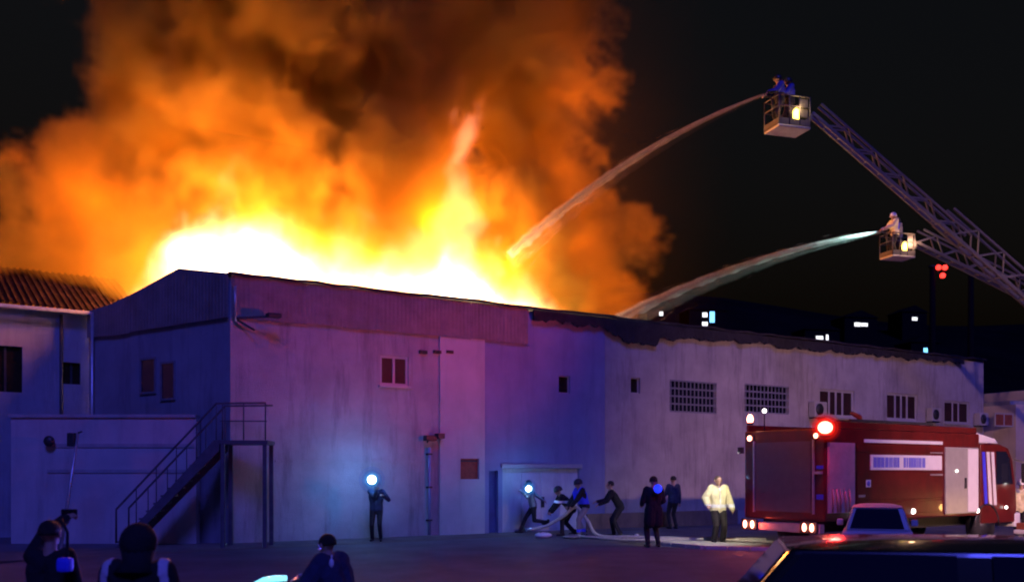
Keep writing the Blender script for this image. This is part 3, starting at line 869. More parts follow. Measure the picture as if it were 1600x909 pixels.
# lamps of the engine
def lens(parent, pos, r, m, name, sc=(1, 1, 1), zmin=-1.0):
    mb = MB(Matrix.Translation(pos)); mb.ball((0, 0, 0), r, sc=sc, zmin=zmin)
    return mb.build(name, m, parent)
def ftw(l, n, z): return FT @ Vector((l, n, z))
bc = MB(FT).cyl((-0.03, -0.03, BH - 0.20), (0, 0, 1), 0.13, 0.06).build('beacon', M['dark_metal'], TRK); bc['label'] = 'bright red rear beacon'
b_ = lens(bc, ftw(-0.05, -0.05, BH + 0.0), 0.17, M['e_red'], 'bulb', sc=(1, 1, 0.85))
lens(bc, ftw(-0.05, -0.05, BH + 0.0), 0.23, M['halo_red'], 'inner_halo', sc=(1, 1, 0.95))  # nested glowing shells imitate the glare round the beacon bulb
lens(bc, ftw(-0.05, -0.05, BH + 0.0), 0.30, M['halo_red2'], 'outer_halo', sc=(1, 1, 0.95))
lens(bc, ftw(-0.05, -0.05, BH + 0.0), 0.36, M['halo_red3'], 'faint_halo', sc=(1, 1, 0.95))
lamp('SPOT', 'red_beacon_light', ftw(-0.22, 0.1, BH + 0.42), 2300, (1.0, 0.09, 0.10), 0.15, TRK, target=(-4.0, 28.2, 10.0), angle=86, blend=0.9)
lamp('POINT', 'red_beacon_glow', ftw(-0.32, -0.32, BH + 0.25), 130, (1.0, 0.03, 0.025), 0.15, TRK)
bc = MB(FT).cyl((0.10, BW - 0.1, BH + 0.20), (0, 0, 1), 0.08, 0.06).build('beacon', M['dark_metal'], TRK)
lens(bc, ftw(0.10, BW - 0.1, BH + 0.31), 0.10, M['e_tail'], 'beacon_lens', sc=(0.8, 0.8, 1.3))
for n, z, r in ((0.22, 2.80, 0.075), (BW - 0.22, 2.80, 0.085)):
    o = MB(FT).box(-0.05, -0.002, n - 0.12, n + 0.12, z - 0.07, z + 0.07).build('rear_lamp', M['dark_metal'], TRK, bevel=0.01)
    lens(o, ftw(-0.05, n, z), r, M['e_tail'], 'lamp_lens', sc=(0.6, 1.2, 0.8))
lens(TRK, ftw(0.35, BW - 0.35, BH + 0.52), 0.055, M['e_white'], 'mast_lamp')
MB(FT).tube([(0.35, BW - 0.35, BH), (0.35, BW - 0.35, BH + 0.5)], 0.02, 6).build('lamp_mast', M['dark_metal'], TRK)
for na, nb in ((0.24, 0.46), (BW - 0.42, BW - 0.18)):
    o = MB(FT).box(-0.17, -0.122, na - 0.14, nb + 0.14, 0.50, 0.78).build('tail_lamp', M['dark_metal'], TRK, bevel=0.02)
    for n in (na, nb):
        lens(o, ftw(-0.17, n, 0.64), 0.085, M['e_tail'], 'lamp_lens', sc=(0.5, 1, 1.15))
lamp('POINT', 'tail_light', ftw(-0.5, 0.35, 0.6), 6, (1, 0.1, 0.05), 0.1, TRK)
lamp('POINT', 'tail_light', ftw(-0.5, 2.2, 0.6), 10, (1, 0.1, 0.05), 0.1, TRK)
for l, z in ((1.03, 0.94), (3.35, 0.96), (6.18, 0.92), (7.6, 0.98)):
    lens(TRK, ftw(l, -0.03, z), 0.055 if l < 7 else 0.035, M['e_white'], 'marker_lamp', sc=(1.2, 0.7, 1.2))
lens(TRK, ftw(8.3, 0.1, 0.62), 0.07, M['e_white'], 'fog_lamp')
lens(TRK, ftw(8.2, -0.3, 2.15 - 0.55), 0.05, M['e_white'], 'mirror_lamp')
# rear scene light that whitens the pavement and the man beside it
o = MB(FT).box(-0.10, 0.0, BW + 0.01, BW + 0.14, 2.42, 2.58).build('scene_lamp', M['dark_metal'], TRK, bevel=0.01)
sp = ftw(-0.25, BW + 0.1, 2.5)
lamp('SPOT', 'scene_light', sp, 270, (1.0, 0.93, 0.78), 0.08, TRK, target=(5.2, 26.4, 0.6), angle=95, blend=0.8)

# ------------------------------------------------------------------ aerial ladders
RUNG = {}
def unit_bar(name, m):
    mb = MB(); mb.bar((-0.5, 0, 0), (0.5, 0, 0), 1.0)
    me = bpy.data.meshes.new(name)
    me.from_pydata([tuple(v) for v in mb.v], [], mb.f); me.materials.append(m)
    return me
BARM = unit_bar('ladder_bar', M['ladder'])
def bar_obj(name, parent, a, b, w, me=BARM):
    a = Vector(a); b = Vector(b); d = b - a
    x = d.normalized(); s = x.cross(Vector((0, 0, 1)))
    s = s.normalized() if s.length > 1e-4 else Vector((0, 1, 0))
    u = s.cross(x)
    Mx = Matrix(((x.x * d.length, s.x * w, u.x * w, (a.x + b.x) / 2), (x.y * d.length, s.y * w, u.y * w, (a.y + b.y) / 2), (x.z * d.length, s.z * w, u.z * w, (a.z + b.z) / 2), (0, 0, 0, 1)))
    return inst(me, name, parent, Mx)
def aerial_ladder(label, tip, foot, secs, side):
    tip = Vector(tip); foot = Vector(foot)
    ax = (tip - foot).normalized()
    sd = Vector(side).normalized(); sd = (sd - ax * sd.dot(ax)).normalized()
    up = sd.cross(ax)
    if up.z < 0: up = -up
    L = (tip - foot).length
    r = thing('aerial_ladder', label, 'ladder', Matrix.Translation((foot.x, foot.y, 0.0)), 'aerial ladders of the ladder trucks')
    for (f0, f1, w, d) in secs:
        a = foot + ax * (L * f0); b = foot + ax * (L * f1)
        n = max(2, int((b - a).length / 0.55))
        for s in (-1, 1):
            bar_obj('rail', r, a + sd * (s * w / 2), b + sd * (s * w / 2), 0.10)
            bar_obj('top_rail', r, a + sd * (s * w / 2) + up * d, b + sd * (s * w / 2) + up * d, 0.065)
            for k in range(n // 2):
                p = a.lerp(b, (2 * k + 0.0) / n); q = a.lerp(b, (2 * k + 1.0) / n); p2 = a.lerp(b, min(1, (2 * k + 2.0) / n))
                bar_obj('brace', r, p + sd * (s * w / 2), q + sd * (s * w / 2) + up * d, 0.045)
                bar_obj('brace', r, q + sd * (s * w / 2) + up * d, p2 + sd * (s * w / 2), 0.045)
        for k in range(n + 1):
            p = a.lerp(b, k / n)
            bar_obj('rung', r, p - sd * (w / 2), p + sd * (w / 2), 0.04)
    return r, ax, sd, up
tipA = P(1268, 180, 32.0); ftA = P(1600, 469, 32.2)
dA = (ftA - tipA); footA = tipA + dA * (1 + (ftA.z - 2.6) / (tipA.z - ftA.z))
LA, axA, sdA, upA = aerial_ladder('long bluish grey lattice ladder rising to the higher basket', tipA, footA, [(0.62, 1.0, 0.55, 0.38), (0.33, 0.68, 0.75, 0.62), (0.0, 0.40, 0.95, 0.9)], (0.35, 1, 0))
tipB = P(1428, 380, 38.0); ftB = P(1600, 465, 38.4)
dB = (ftB - tipB); footB = tipB + dB * (1 + (ftB.z - 2.6) / (tipB.z - ftB.z))
LB, axB, sdB, upB = aerial_ladder('shorter orange lit lattice ladder rising to the lower basket', tipB, footB, [(0.6, 1.0, 0.6, 0.55), (0.3, 0.66, 0.75, 0.7), (0.0, 0.36, 0.95, 0.9)], (0.3, 1, 0))

def basket(label, c, yaw, sc=1.0):
    """c: centre of the floor"""
    Mx = frame(c.x, c.y, c.z, yaw) @ Matrix.Scale(sc, 4)
    Mr = frame(c.x, c.y, c.z, yaw)
    r = thing('rescue_basket', label, 'basket', Mr, 'rescue baskets on the ladders')
    MB(Mx).box(-0.68, 0.68, -0.5, 0.5, -0.08, 0.0).build('floor', M['steel'], r, bevel=0.02)
    for (x0, x1, y0, y1) in ((-0.68, 0.68, -0.5, -0.47), (-0.68, 0.68, 0.47, 0.5), (-0.68, -0.65, -0.46, 0.46), (0.65, 0.68, -0.46, 0.46)):
        MB(Mx).box(x0, x1, y0, y1, 0.01, 0.24).build('kick_panel', M['ladder'], r)
    for x in (-0.66, -0.22, 0.22, 0.66):
        for y in (-0.485, 0.485):
            MB(Mx).tube([(x, y, 0.0), (x, y, 1.1)], 0.028, 8).build('post', M['ladder'], r)
    for z in (0.7, 1.1):
        mb = MB(Mx); mb.tube([(-0.66, -0.485, z), (0.66, -0.485, z), (0.66, 0.485, z), (-0.66, 0.485, z), (-0.66, -0.485, z)], 0.03, 8)
        mb.build('guard_rail', M['ladder'], r)
    MB(Mx).box(0.28, 0.62, -0.44, -0.36, 0.35, 1.05).build('control_box', M['ladder'], r, bevel=0.02)
    mo = MB(Mx).tube([(-0.6, 0, 0.6), (-0.66, 0, 1.15)], 0.05).build('monitor', M['dark_metal'], r)
    MB(Mx).tube([(-0.62, 0, 1.15), (-1.0, 0, 1.22)], [0.06, 0.04]).build('nozzle', M['dark_metal'], mo)
    # work lamp hung inside the cage
    wl = MB(Mx).box(-0.02, 0.40, -0.30, -0.12, 0.16, 0.76).build('work_lamp', M['dark_metal'], r, bevel=0.03)
    mb = MB(Mx); mb.ball((0.19, -0.33, 0.46), 0.19, sc=(0.9, 0.35, 1.35)); mb.build('lamp_lens', M['e_yellow'], wl)
    MB(Mx).box(0.02, 0.36, -0.44, -0.36, 0.06, 0.14).build('lamp_foot', M['e_yellow'], wl)
    return r, Mx
cA = P(1230, 203, 31.8)
BA, MA = basket('higher basket with a yellow work lamp, above the longer ladder', cA, 0.30, 0.88)
cB = P(1402, 402, 37.8)
BB, MBm = basket('lower basket with an orange work lamp, on the shorter ladder', cB, 0.30, 0.78)
lamp('POINT', 'work_light', MA @ Vector((0.2, -0.62, 0.7)), 26, (1.0, 0.62, 0.25), 0.15, BA)
lamp('POINT', 'work_light', MBm @ Vector((0.5, -0.7, 0.7)), 70, (1.0, 0.52, 0.28), 0.15, BB)
# links from basket to ladder tip
for (Bx, Mx, tip) in ((BA, MA, tipA), (BB, MBm, tipB)):
    for s in (-0.25, 0.25):
        MB().bar(Mx @ Vector((0.66, s, 0.1)), tip + Vector((0, s, 0)), 0.09).build('link_arm', M['ladder'], Bx)

# ------------------------------------------------------------------ people
def ik(a, c, l1, l2, pole):
    a = Vector(a); c = Vector(c); d = c - a
    L = min(d.length, (l1 + l2) * 0.995); d = d.normalized()
    c = a + d * L
    x = (l1 * l1 - l2 * l2 + L * L) / (2 * L)
    h = math.sqrt(max(0, l1 * l1 - x * x))
    p = Vector(pole); p = p - d * p.dot(d)
    p = p.normalized() if p.length > 1e-5 else d.orthogonal().normalized()
    return a + d * x + p * h, c

def capsule(mb, a, b, ra, rb, seg=10):
    a = Vector(a); b = Vector(b); d = b - a
    if d.length < 1e-5: d = Vector((0, 0, 1e-3)); b = a + d
    n = d.normalized(); pts = []; rs = []
    for t in (-1.0, -0.8, -0.45):
        pts.append(a + n * (ra * t)); rs.append(max(0.002, ra * math.sqrt(1 - t * t)))
    pts += [a, b]; rs += [ra, rb]
    for t in (0.45, 0.8, 1.0):
        pts.append(b + n * (rb * t)); rs.append(max(0.002, rb * math.sqrt(1 - t * t)))
    mb.tube(pts, rs, seg)

def person(label, x, y, heading, group, pose=None, H=1.75, top='black_cloth', legs='trousers', bulk=0.012, voxel=0.012, hair='hair', helmet=None, long_coat=False, z=None):
    """heading: angle (rad) of the facing direction measured from +Y towards -X"""
    p = dict(lean=0.0, side=0.0, twist=0.0, pel=(0, 0, 0.93), fL=(-0.11, 0.0, 0), fR=(0.11, 0.0, 0), hL=(-0.28, 0.05, 0.80), hR=(0.28, 0.05, 0.80), head=(0, 0), kneeL=(0, 1, 0), kneeR=(0, 1, 0), curl=0.5)
    p.update(pose or {})
    s = H / 1.75
    zz = ground_z(y) if z is None else z
    Mx = Matrix.Translation((x, y, zz)) @ Matrix.Rotation(heading, 4, 'Z') @ Matrix.Scale(s, 4)
    Mroot = Matrix.Translation((x, y, zz)) @ Matrix.Rotation(heading, 4, 'Z')
    root = thing('person', label, 'person', Mroot, group)
    B = []                                    # bones: a, b, ra, rb, region
    pel = Vector(p['pel'])
    ln, sd = p['lean'], p['side']
    u = Vector((math.sin(sd), math.sin(ln) * math.cos(sd), math.cos(ln) * math.cos(sd)))
    lat = Vector((math.cos(p['twist']), math.sin(p['twist']), 0)); lat = (lat - u * lat.dot(u)).normalized()
    fwd = u.cross(lat)
    chest = pel + u * 0.34; neck = pel + u * 0.53
    k = bulk
    B.append((pel, pel + u * 0.12, 0.12 + k, 0.115 + k, 1))
    for q in (-1, 1):
        B.append((pel + lat * (0.085 * q) - u * 0.02, pel + lat * (0.07 * q) + u * 0.15, 0.095 + k, 0.10 + k, 1))
        B.append((pel + lat * (0.07 * q) + u * 0.15, chest + lat * (0.105 * q), 0.10 + k, 0.105 + k, 1))
        B.append((chest + lat * (0.06 * q) + u * 0.05, pel + lat * (0.165 * q) + u * 0.475, 0.10 + k, 0.07 + k, 1))
    B.append((pel - u * 0.03, pel - u * 0.06, 0.115, 0.11, 2))
    hd = (Matrix.Rotation(p['head'][0], 3, 'Z') @ Vector((0, math.sin(ln * 0.4 + p['head'][1]), math.cos(ln * 0.4 + p['head'][1])))).normalized()
    hf = (Matrix.Rotation(p['head'][0], 3, 'Z') @ Vector((0, math.cos(ln * 0.4 + p['head'][1]), -math.sin(ln * 0.4 + p['head'][1])))).normalized()
    hl = hf.cross(hd)
    hc = neck + hd * 0.155 + hf * 0.015
    B.append((chest + u * 0.12, hc - hd * 0.05, 0.062, 0.052, 0))
    B.append((hc + hd * 0.01 - hf * 0.015, hc + hd * 0.02 + hf * 0.012, 0.088, 0.085, 0))
    B.append((hc - hd * 0.045 + hf * 0.015, hc - hd * 0.085 + hf * 0.055, 0.062, 0.035, 0))
    B.append((hc + hf * 0.093 + hd * 0.0, hc + hf * 0.113 - hd * 0.035, 0.011, 0.017, 0))      # nose
    B.append((hc + hf * 0.088 - hd * 0.065 - hl * 0.02, hc + hf * 0.088 - hd * 0.065 + hl * 0.02, 0.010, 0.010, 0))  # lips
    for q in (-1, 1):
        B.append((hc + hl * (0.09 * q) + hd * 0.012, hc + hl * (0.095 * q) - hd * 0.03, 0.018, 0.013, 0))   # ears
        B.append((hc + hf * 0.084 + hl * (0.02 * q) + hd * 0.022, hc + hf * 0.078 + hl * (0.05 * q) + hd * 0.022, 0.012, 0.011, 0))  # brows
    for q, fk, kk, hk in ((-1, 'fL', 'kneeL', 'hL'), (1, 'fR', 'kneeR', 'hR')):
        hip = pel + lat * (0.095 * q) - u * 0.04
        ft = Vector(p[fk]); ank = ft + Vector((0, 0, 0.09))
        kn, ank = ik(hip, ank, 0.44, 0.42, p[kk])
        kb = k * 0.6
        B.append((hip, kn, 0.088 + kb, 0.060 + kb, 2)); B.append((kn, ank, 0.060 + kb, 0.046 + kb, 2))
        toe = ank + Vector((0.02 * q, 0.15, -0.05))
        B.append((ank + Vector((0, -0.035, -0.045)), toe, 0.046, 0.036, 3))
        B.append((ank + Vector((0, -0.02, 0.05)), ank, 0.052, 0.05, 3))
        sh = pel + lat * (0.185 * q) + u * 0.475
        el, wr = ik(sh, p[hk], 0.29, 0.25, (q * 0.5, -0.8, -0.5))
        B.append((sh, el, 0.060 + k, 0.048 + k, 1)); B.append((el, wr, 0.047 + k, 0.036 + k, 1))
        d = (wr - el).normalized()
        sx = d.cross(Vector((0, 0, 1)));  sx = sx.normalized() if sx.length > 0.2 else lat.copy()
        nrm = sx.cross(d)
        pc = wr + d * 0.085
        B.append((wr, wr + d * 0.02, 0.030, 0.030, 0))
        for j in (-1, 1): B.append((wr + d * 0.03 + sx * (0.012 * j), pc + sx * (0.022 * j), 0.023, 0.021, 0))
        for j, fl in enumerate((0.036, 0.042, 0.040, 0.032)):
            base = pc + sx * ((j - 1.5) * 0.021) + d * 0.012
            c1 = p['curl']
            d1 = (d * math.cos(c1) - nrm * math.sin(c1)); d2 = (d * math.cos(c1 * 2) - nrm * math.sin(c1 * 2))
            m1 = base + d1 * fl; B.append((base, m1, 0.0115, 0.0105, 0)); B.append((m1, m1 + d2 * fl * 0.8, 0.0105, 0.009, 0))
        tb = wr + d * 0.035 + sx * (0.03 * -q)
        t1 = tb + d * 0.035 + sx * (0.025 * -q) - nrm * 0.01
        B.append((tb, t1, 0.015, 0.013, 0)); B.append((t1, t1 + d * 0.03 - nrm * 0.012, 0.013, 0.011, 0))
    if long_coat:
        for q in (-1, 1):
            B.append((pel + lat * (0.08 * q), pel + lat * (0.10 * q) - u * 0.32, 0.12 + k, 0.13 + k, 1))
    mb = MB()
    for a, b, ra, rb, rg in B: capsule(mb, a, b, ra, rb)
    me = bpy.data.meshes.new('body')
    me.from_pydata([tuple(v) for v in mb.v], [], mb.f)
    tmp = bpy.data.objects.new('body_tmp', me); COL.objects.link(tmp)
    md = tmp.modifiers.new('r', 'REMESH'); md.mode = 'VOXEL'; md.voxel_size = voxel; md.use_smooth_shade = True
    ms = tmp.modifiers.new('s', 'SMOOTH'); ms.iterations = 2; ms.factor = 0.4
    bpy.context.view_layer.update()
    dg = bpy.context.evaluated_depsgraph_get()
    out = bpy.data.meshes.new_from_object(tmp.evaluated_get(dg))
    bpy.data.objects.remove(tmp); bpy.data.meshes.remove(me)
    nv = len(out.vertices); co = np.empty(nv * 3, np.float32); out.vertices.foreach_get('co', co); co = co.reshape(-1, 3)
    nf = len(out.polygons); fc = np.empty(nf * 3, np.float32); out.polygons.foreach_get('center', fc); fc = fc.reshape(-1, 3)
    best = np.full(nf, 9.0); reg = np.zeros(nf, np.int32)
    for a, b, ra, rb, rg in B:
        a_ = np.array(a); ab = np.array(b) - a_
        t = np.clip(((fc - a_) @ ab) / max(1e-9, ab @ ab), 0, 1)
        dist = np.linalg.norm(fc - a_ - t[:, None] * ab, axis=1) - (ra + (rb - ra) * t)
        if rg == 0: dist = dist + 0.004
        m = dist < best
        best[m] = dist[m]; reg[m] = rg
    out.materials.clear()
    for mm in (M['skin'], M[top], M[legs], M['boot']): out.materials.append(mm)
    out.polygons.foreach_set('material_index', reg)
    out.polygons.foreach_set('use_smooth', np.ones(nf, bool))
    Sc = np.array(Matrix.Scale(s, 3))
    out.vertices.foreach_set('co', (co * s).astype(np.float32).reshape(-1))
    out.update()
    body = bpy.data.objects.new('body', out); COL.objects.link(body); body.parent = root
    WORLD[body.name] = Mroot.copy()
    hm = Mx @ Matrix(((hl.x, hf.x, hd.x, hc.x), (hl.y, hf.y, hd.y, hc.y), (hl.z, hf.z, hd.z, hc.z), (0, 0, 0, 1)))
    if helmet:
        o = MB(hm); o.ball((0, -0.01, 0.015), 0.125, sc=(0.95, 1.1, 1.05), zmin=-0.25); h = o.build('helmet', M[helmet], root)
        o = MB(hm); o.tube([(0, -0.01, -0.02), (0, -0.01, -0.005)], [0.15, 0.135], 18); o.build('brim', M[helmet], h)
    elif hair:
        o = MB(hm); o.ball((0, -0.022, 0.022), 0.103, sc=(0.97, 1.05, 1.0), zmin=-0.35); o.build('hair', M[hair], root)
    def band(name, region, zlo, zhi, mname, off=0.006):
        """closed strip lifted from the clothing between two heights"""
        sel = np.nonzero((reg == region) & (fc[:, 2] > zlo) & (fc[:, 2] < zhi))[0]
        return lift(name, sel, mname, off)
    def lift(name, sel, mname, off=0.006):
        if len(sel) == 0: return None
        vs = []; fs = []; mp = {}
        for fi in sel:
            idx = []
            for vi in out.polygons[int(fi)].vertices:
                if vi not in mp:
                    mp[vi] = len(vs); v = out.vertices[vi]
                    vs.append(Mroot @ (v.co + v.normal * off))
                idx.append(mp[vi])
            fs.append(tuple(idx))
        o = MB(); o.add(vs, fs, True)
        return o.build(name, M[mname], root)
    return dict(root=root, M=Mx, hm=hm, band=band, lift=lift, fc=fc, reg=reg, hL=Mx @ Vector(p['hL']), hR=Mx @ Vector(p['hR']), out=out)

def searchlight(label, pos, direction, r, power, col=(0.25, 0.55, 1.0), group=None):
    d = Vector(direction).normalized()
    o = thing('searchlight', label, 'lamp', Matrix.Translation(pos), group)
    mb = MB(); mb.tube([Vector(pos) - d * r * 1.2, Vector(pos) - d * r * 0.4, Vector(pos)], [r * 0.45, r * 0.9, r], 18); mb.build('housing', M['dark_metal'], o)
    mb = MB(); mb.tube([Vector(pos) - d * 0.01, Vector(pos) + d * 0.02, Vector(pos) + d * (0.02 + r * 0.25)], [r * 0.93, r * 0.93, r * 0.45], 18); mb.build('lamp_lens', M['e_cool'], o)
    mb = MB(); mb.tube([Vector(pos) - d * r * 0.5 + Vector((0, 0, -r * 0.8)), Vector(pos) - d * r * 0.5 + Vector((0, 0, -r * 1.5))], 0.018, 8); mb.build('grip', M['dark_metal'], o)
    for q_, mn in ((1.55, 'halo_blue'), (2.1, 'halo_blue2'), (2.8, 'halo_blue3')):  # added glow shells in place of the glare halo round the lens
        mb = MB(Matrix.Translation(Vector(pos) + d * 0.03)); mb.ball((0, 0, 0), r * q_, 20, 12); mb.build('halo_shell', M[mn], o)
    lamp('POINT', 'lamp_light', Vector(pos) + d * (r * 2.8 + 0.06), power, col, r * 0.6, o)
    lamp('POINT', 'halo_lamp', Vector(pos) - d * 0.35 + Vector((0.02, 0.0, r + 0.12)), power * 3.6, (0.10, 0.36, 1.0), 0.12, o)  # extra lamp added behind the housing to cast a blue halo on the wall
    return o
PX = lambda x, Y: (x - 800) / F_PX * Y
G1 = 'people on the ground by the building'
# man with a searchlight
pr = person('person in dark clothes behind a glaring blue white searchlight', PX(588, 27.0), 27.0, math.pi, G1, dict(hR=(-0.05, 0.33, 1.45), hL=(-0.24, 0.25, 1.28), fL=(-0.13, 0.02, 0), fR=(0.12, -0.05, 0)), top='navy_cloth')
searchlight('glaring blue white searchlight held up before the left wall', Vector((PX(581, 26.55), 26.55, CAM_Z - 9 / F_PX * 26.55)), (0.12, -1, 0.0), 0.13, 22, group='hand held searchlights')
# running man with a lamp by the pale door
pr = person('person striding left across the pale door with a white lamp', PX(833, 30.2), 30.2, math.pi * 0.5, G1, dict(lean=0.25, pel=(0, 0, 0.92), fL=(-0.08, -0.45, 0.30), fR=(0.08, 0.42, 0.0), kneeL=(0, 1, 0.3), hL=(-0.25, 0.35, 1.32), hR=(0.22, -0.50, 0.95)), top='grey_cloth')
searchlight('white hand lamp of the person striding past the pale door', Vector((PX(826, 29.8), 29.8, CAM_Z - 23 / F_PX * 29.8)), (0.0, -1, 0.05), 0.10, 14, group='hand held searchlights')
# two firefighters bending to the hose
pr = person('firefighter in dark gear stooping over the hose by the pale door', PX(888, 29.6), 29.6, math.pi * 0.55, G1, dict(lean=0.75, pel=(0, -0.1, 0.82), fL=(-0.14, 0.22, 0), fR=(0.14, -0.22, 0), hL=(-0.12, 0.60, 0.62), hR=(0.12, 0.55, 0.72), curl=1.1), top='black_cloth', bulk=0.025, helmet='helmet_black', H=1.8)
pr['band']('reflective_band', 1, 0.98, 1.05, 'white_band'); 
pr = person('firefighter in reflective vest coloured as lit blue next to the stooping one', PX(911, 29.2), 29.2, math.pi * 0.62, G1, dict(lean=0.35, pel=(0, -0.05, 0.90), fL=(-0.13, 0.2, 0), fR=(0.13, -0.12, 0), hL=(-0.15, 0.48, 0.85), hR=(0.15, 0.45, 0.88), curl=1.1), top='black_cloth', legs='grey_cloth', bulk=0.025, helmet='helmet_black', H=1.82)
fc, reg = pr['fc'], pr['reg']
pr['lift']('vest', np.nonzero((reg == 1) & (fc[:, 2] > 0.95) & (fc[:, 2] < 1.48) & (np.abs(fc[:, 0]) < 0.21) & (fc[:, 1] < 0.26))[0], 'lit_blue_cloth', 0.012)
pr['band']('ankle_band', 2, 0.14, 0.22, 'lit_blue_cloth')
# crouching man walking left
person('person in black bending forward with arms out, left of the standing trio', PX(962, 29.0), 29.0, math.pi * 0.5, G1, dict(lean=0.55, pel=(0, -0.12, 0.90), fL=(-0.1, -0.12, 0), fR=(0.1, 0.05, 0), hL=(-0.16, 0.48, 0.95), hR=(0.16, 0.52, 1.02), head=(0, -0.25)), H=1.82)
# standing man with a blue lamp
pr = person('person in long black clothes standing with a glowing blue lamp at the shoulder', PX(1021, 24.9), 24.9, 0.25, G1, dict(fL=(-0.15, -0.02, 0), fR=(0.15, 0.05, 0), hL=(-0.2, 0.25, 1.05), hR=(0.2, 0.25, 1.05)), H=1.86, long_coat=True, bulk=0.022)
bl = thing('blue_lamp', 'round glowing blue lamp at the shoulder of the person in black', 'lamp', Matrix.Translation((PX(1028, 24.6), 24.6, CAM_Z - 23 / F_PX * 24.6)))
mb = MB(Matrix.Translation((PX(1028, 24.6), 24.6, CAM_Z - 23 / F_PX * 24.6))); mb.ball((0, 0, 0), 0.11); mb.build('lamp_lens', M['e_blue'], bl)
mb = MB(Matrix.Translation((PX(1028, 24.6), 24.6, CAM_Z - 23 / F_PX * 24.6))); mb.tube([(0, 0.04, -0.05), (0, 0.12, -0.12)], 0.05); mb.build('holder', M['dark_metal'], bl)
person('dim person in dark clothes close to the wall, behind the standing one', PX(1052, 33.2), 33.2, 0.4, G1, dict(hL=(-0.2, 0.3, 1.0)), H=1.85, top='navy_cloth')
# firefighter in the cream jacket
pr = person('firefighter in a cream turnout jacket standing behind the fire engine', PX(1122, 26.2), 26.2, math.pi + 0.15, G1, dict(hL=(-0.36, 0.06, 0.88), hR=(0.34, 0.16, 1.02), fL=(-0.12, 0, 0), fR=(0.12, 0.03, 0), twist=0.1), H=1.86, top='cream_jacket', bulk=0.05, hair='hair')
pr['band']('reflective_band', 1, 0.93, 1.02, 'white_band')
fc, reg = pr['fc'], pr['reg']
pr['lift']('zip_strip', np.nonzero((reg == 1) & (np.abs(fc[:, 0]) < 0.018) & (fc[:, 1] > 0.02) & (fc[:, 2] > 0.9))[0], 'white_band', 0.01)
pr = person('firefighter in a tan jacket at the right edge of the picture', PX(1596, 27.2), 27.2, math.pi - 0.6, G1, dict(hL=(-0.3, 0.15, 0.9)), H=1.75, top='cream_jacket', bulk=0.04, helmet='helmet_white')
# baskets
G2 = 'firefighters in the rescue baskets'
def in_basket(label, Mx, dx, dy, **kw):
    q = Mx @ Vector((dx, dy, 0.0))
    return person(label, q.x, q.y, math.pi * 0.5 + 0.2, G2, dict(hL=(-0.15, 0.45, 1.1), hR=(0.15, 0.45, 1.1), lean=0.1, curl=1.0), z=q.z + 0.002, **kw)
pr = in_basket('firefighter nearest the nozzle in the higher basket, blue reflective back', MA, -0.28, 0.05, H=1.8, top='black_cloth', bulk=0.03, helmet='helmet_black')
fc, reg = pr['fc'], pr['reg']
pr['lift']('vest', np.nonzero((reg == 1) & (fc[:, 2] > 1.12) & (fc[:, 2] < 1.46) & (fc[:, 0] < 0.05))[0], 'blue_back', 0.01)
pr = in_basket('firefighter nearest the ladder in the higher basket, blue reflective back', MA, 0.22, 0.15, H=1.8, top='black_cloth', bulk=0.03, helmet='helmet_black')
fc, reg = pr['fc'], pr['reg']
pr['lift']('vest', np.nonzero((reg == 1) & (fc[:, 2] > 1.12) & (fc[:, 2] < 1.46) & (fc[:, 0] < 0.05))[0], 'blue_back', 0.01)
pr = in_basket('firefighter with a white helmet in the lower basket', MBm, -0.15, 0.0, H=1.75, top='cream_jacket', bulk=0.03, helmet='helmet_white')
fc, reg = pr['fc'], pr['reg']
pr['lift']('vest', np.nonzero((reg == 1) & (fc[:, 2] > 1.05) & (fc[:, 2] < 1.40) & (fc[:, 1] < -0.02))[0], 'lit_blue_cloth', 0.01)
pr = in_basket('second firefighter in dark gear in the lower basket', MBm, 0.25, 0.2, H=1.62, top='grey_cloth', bulk=0.03, helmet='helmet_black')

# onlookers in the foreground
G3 = 'onlookers in the foreground'
pr = person('onlooker in a dark hood with pale stripes down both shoulders', PX(216, 7.0), 7.0, 0.0, G3, dict(hL=(-0.3, 0.1, 0.85), hR=(0.3, 0.1, 0.85), head=(0, 0.1)), H=1.79, top='black_cloth', bulk=0.03, voxel=0.010, hair=None)
o = MB(pr['hm']); o.ball((0, -0.03, 0.0), 0.128, sc=(1.0, 1.05, 1.1), zmin=-0.6); o.tube([(0, -0.03, -0.06), (0, -0.035, -0.14), (0, -0.04, -0.22)], [0.115, 0.10, 0.16], 16); o.build('hood', M['black_cloth'], pr['root'])
fc, reg = pr['fc'], pr['reg']
STR_ = mat('pale_stripe', (0.62, 0.58, 0.66), 0.7)
M['pale_stripe'] = STR_
for q in (-1, 1):
    pr['lift']('sleeve_stripe', np.nonzero((reg == 1) & (np.abs(fc[:, 0] - q * (0.20 + (1.45 - fc[:, 2]) * 0.12)) < 0.028) & (fc[:, 1] < 0.03) & (fc[:, 2] > 0.95))[0], 'pale_stripe', 0.005)
pr = person('onlooker at lower left filming with a raised phone', PX(78, 8.8), 8.8, -0.2, G3, dict(hL=(-0.16, 0.42, 1.72), hR=(0.28, 0.15, 0.95), curl=1.0), H=1.74, top='black_cloth', bulk=0.02, voxel=0.010)
ph = Matrix.Translation(pr['hL'] + Vector((0.02, 0.06, 0.06)))
tp = thing('phone', 'dark phone held up sideways by the onlooker at lower left', 'phone', ph)
MB(ph).box(-0.08, 0.08, -0.005, 0.005, -0.04, 0.04).build('case', M['dark_metal'], tp, bevel=0.004)
MB(ph).box(-0.07, 0.07, -0.0075, -0.0055, -0.034, 0.034).build('screen', M['glass'], tp)
q = Vector((PX(101, 8.5), 8.5, CAM_Z - 137 / F_PX * 8.5))
